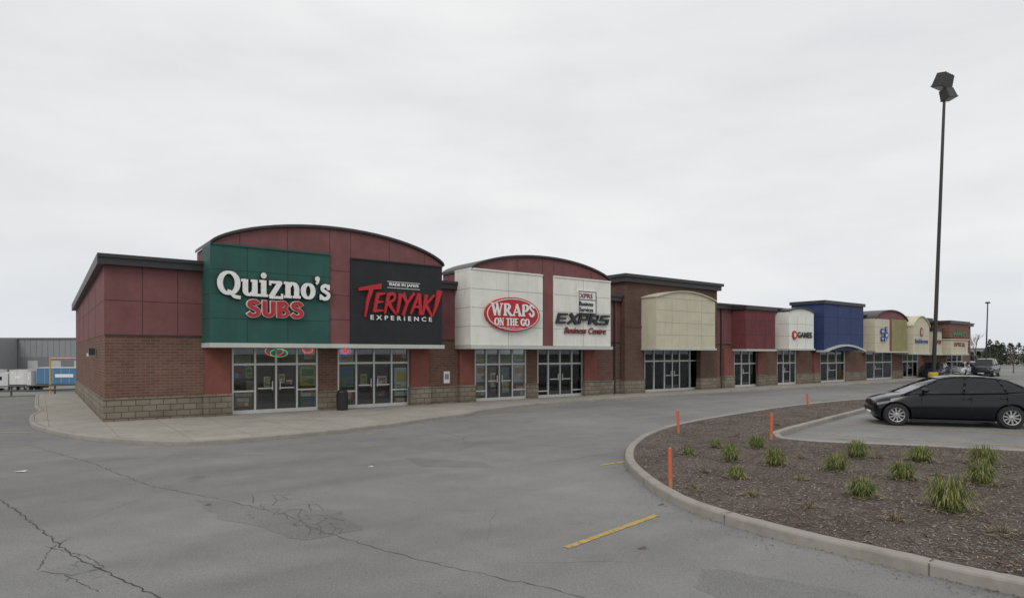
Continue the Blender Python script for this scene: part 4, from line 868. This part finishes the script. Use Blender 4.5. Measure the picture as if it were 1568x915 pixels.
for i in range(80):
    Y=q.uniform(120,180); px=q.uniform(1514,1760) if i>10 else q.uniform(1484,1520); X=(px-CX)/F*Y; h=q.uniform(3.8,5.4) if px>1514 else q.uniform(1.8,3); R=h*q.uniform(.30,.46)
    mb.tube((X,Y,0),(X,Y,h*.8),.12,.04,bark,5)
    for j in range(260):
        u=q.random(); rad=R*(1-u)**.8*q.uniform(.4,1.05)+.1; a=q.uniform(0,6.28); c=Vector((X+math.cos(a)*rad,Y+math.sin(a)*rad,h*(.03+.97*u))); s_=q.uniform(.15,.36)
        v1=Vector((q.uniform(-1,1),q.uniform(-1,1),q.uniform(-.6,.6)))*s_; v2=Vector((q.uniform(-1,1),q.uniform(-1,1),q.uniform(-.6,.6)))*s_
        mb.add([c-v1,c+v2,c+v1,c-v2*.7],[(0,1,2,3)],q.choices(lf,(4,3,1))[0])
mb.obj('distant_evergreen_trees',recalc=False)
mb=MB(); mb.cube(150,230,300,330,0,5,wg); mb.cube(149.8,230.2,299.8,330.2,4.6,5.1,wd)
for i in range(12): mb.cube(152+i*6.4,155+i*6.4,299.9,299.99,1,3.4,FRD)
mb.obj('distant_building')
# ------------------------------------------------------------------ sky & light
w=bpy.data.worlds.new('World'); scn.world=w; w.use_nodes=True; nt=w.node_tree; bg=nt.nodes['Background']
sky=nt.nodes.new('ShaderNodeTexSky'); sky.sky_type='NISHITA'; sky.sun_disc=False; sky.sun_elevation=math.radians(42); sky.sun_rotation=math.radians(200); sky.air_density=1.5; sky.dust_density=3
tc=nt.nodes.new('ShaderNodeTexCoord'); mp=nt.nodes.new('ShaderNodeMapping'); mp.inputs['Scale'].default_value=(1,1,3.8); mp.inputs['Rotation'].default_value=(.12,.1,.4); nt.links.new(tc.outputs['Generated'],mp.inputs[0])
n1=noise(nt,1.7,5,mp.outputs[0],.5); cl=ramp(nt,n1,.32,.68,(7.5,7.6,7.8),(9.0,9.0,9.0))
n2=noise(nt,5.5,4,mp.outputs[0],.5); cl=mix(nt,cl,(.945,.955,.97),ramp(nt,n2,.46,.75),'MULTIPLY')
sp=nt.nodes.new('ShaderNodeSeparateXYZ'); nt.links.new(tc.outputs['Generated'],sp.inputs[0]); hz=ramp(nt,sp.outputs[2],.0,.22,(.90,.93,.965),(1,1,1)); cl=mix(nt,cl,hz,1.0,'MULTIPLY')
hs=nt.nodes.new('ShaderNodeHueSaturation'); hs.inputs['Saturation'].default_value=.3; nt.links.new(sky.outputs[0],hs.inputs['Color'])
fin=mix(nt,cl,hs.outputs[0],.05); nt.links.new(fin,bg.inputs[0]); bg.inputs[1].default_value=.1
ld=bpy.data.lights.new('sun','SUN'); ld.energy=1.0; ld.angle=math.radians(25); ld.color=(1,.97,.93); lo=bpy.data.objects.new('sun',ld); lo.rotation_euler=(math.radians(48),0,math.radians(-20)); col.objects.link(lo)
cam=bpy.data.cameras.new('camera'); cam.sensor_width=36; cam.lens=F/1568*36; cam.shift_y=(HY-457.3)/1568; cam.clip_end=6000; co=bpy.data.objects.new('camera',cam); co.location=(0,0,H); co.rotation_euler=(math.radians(90),0,0); col.objects.link(co); scn.camera=co
scn.view_settings.view_transform='Standard'; scn.view_settings.look='None'; scn.view_settings.exposure=0
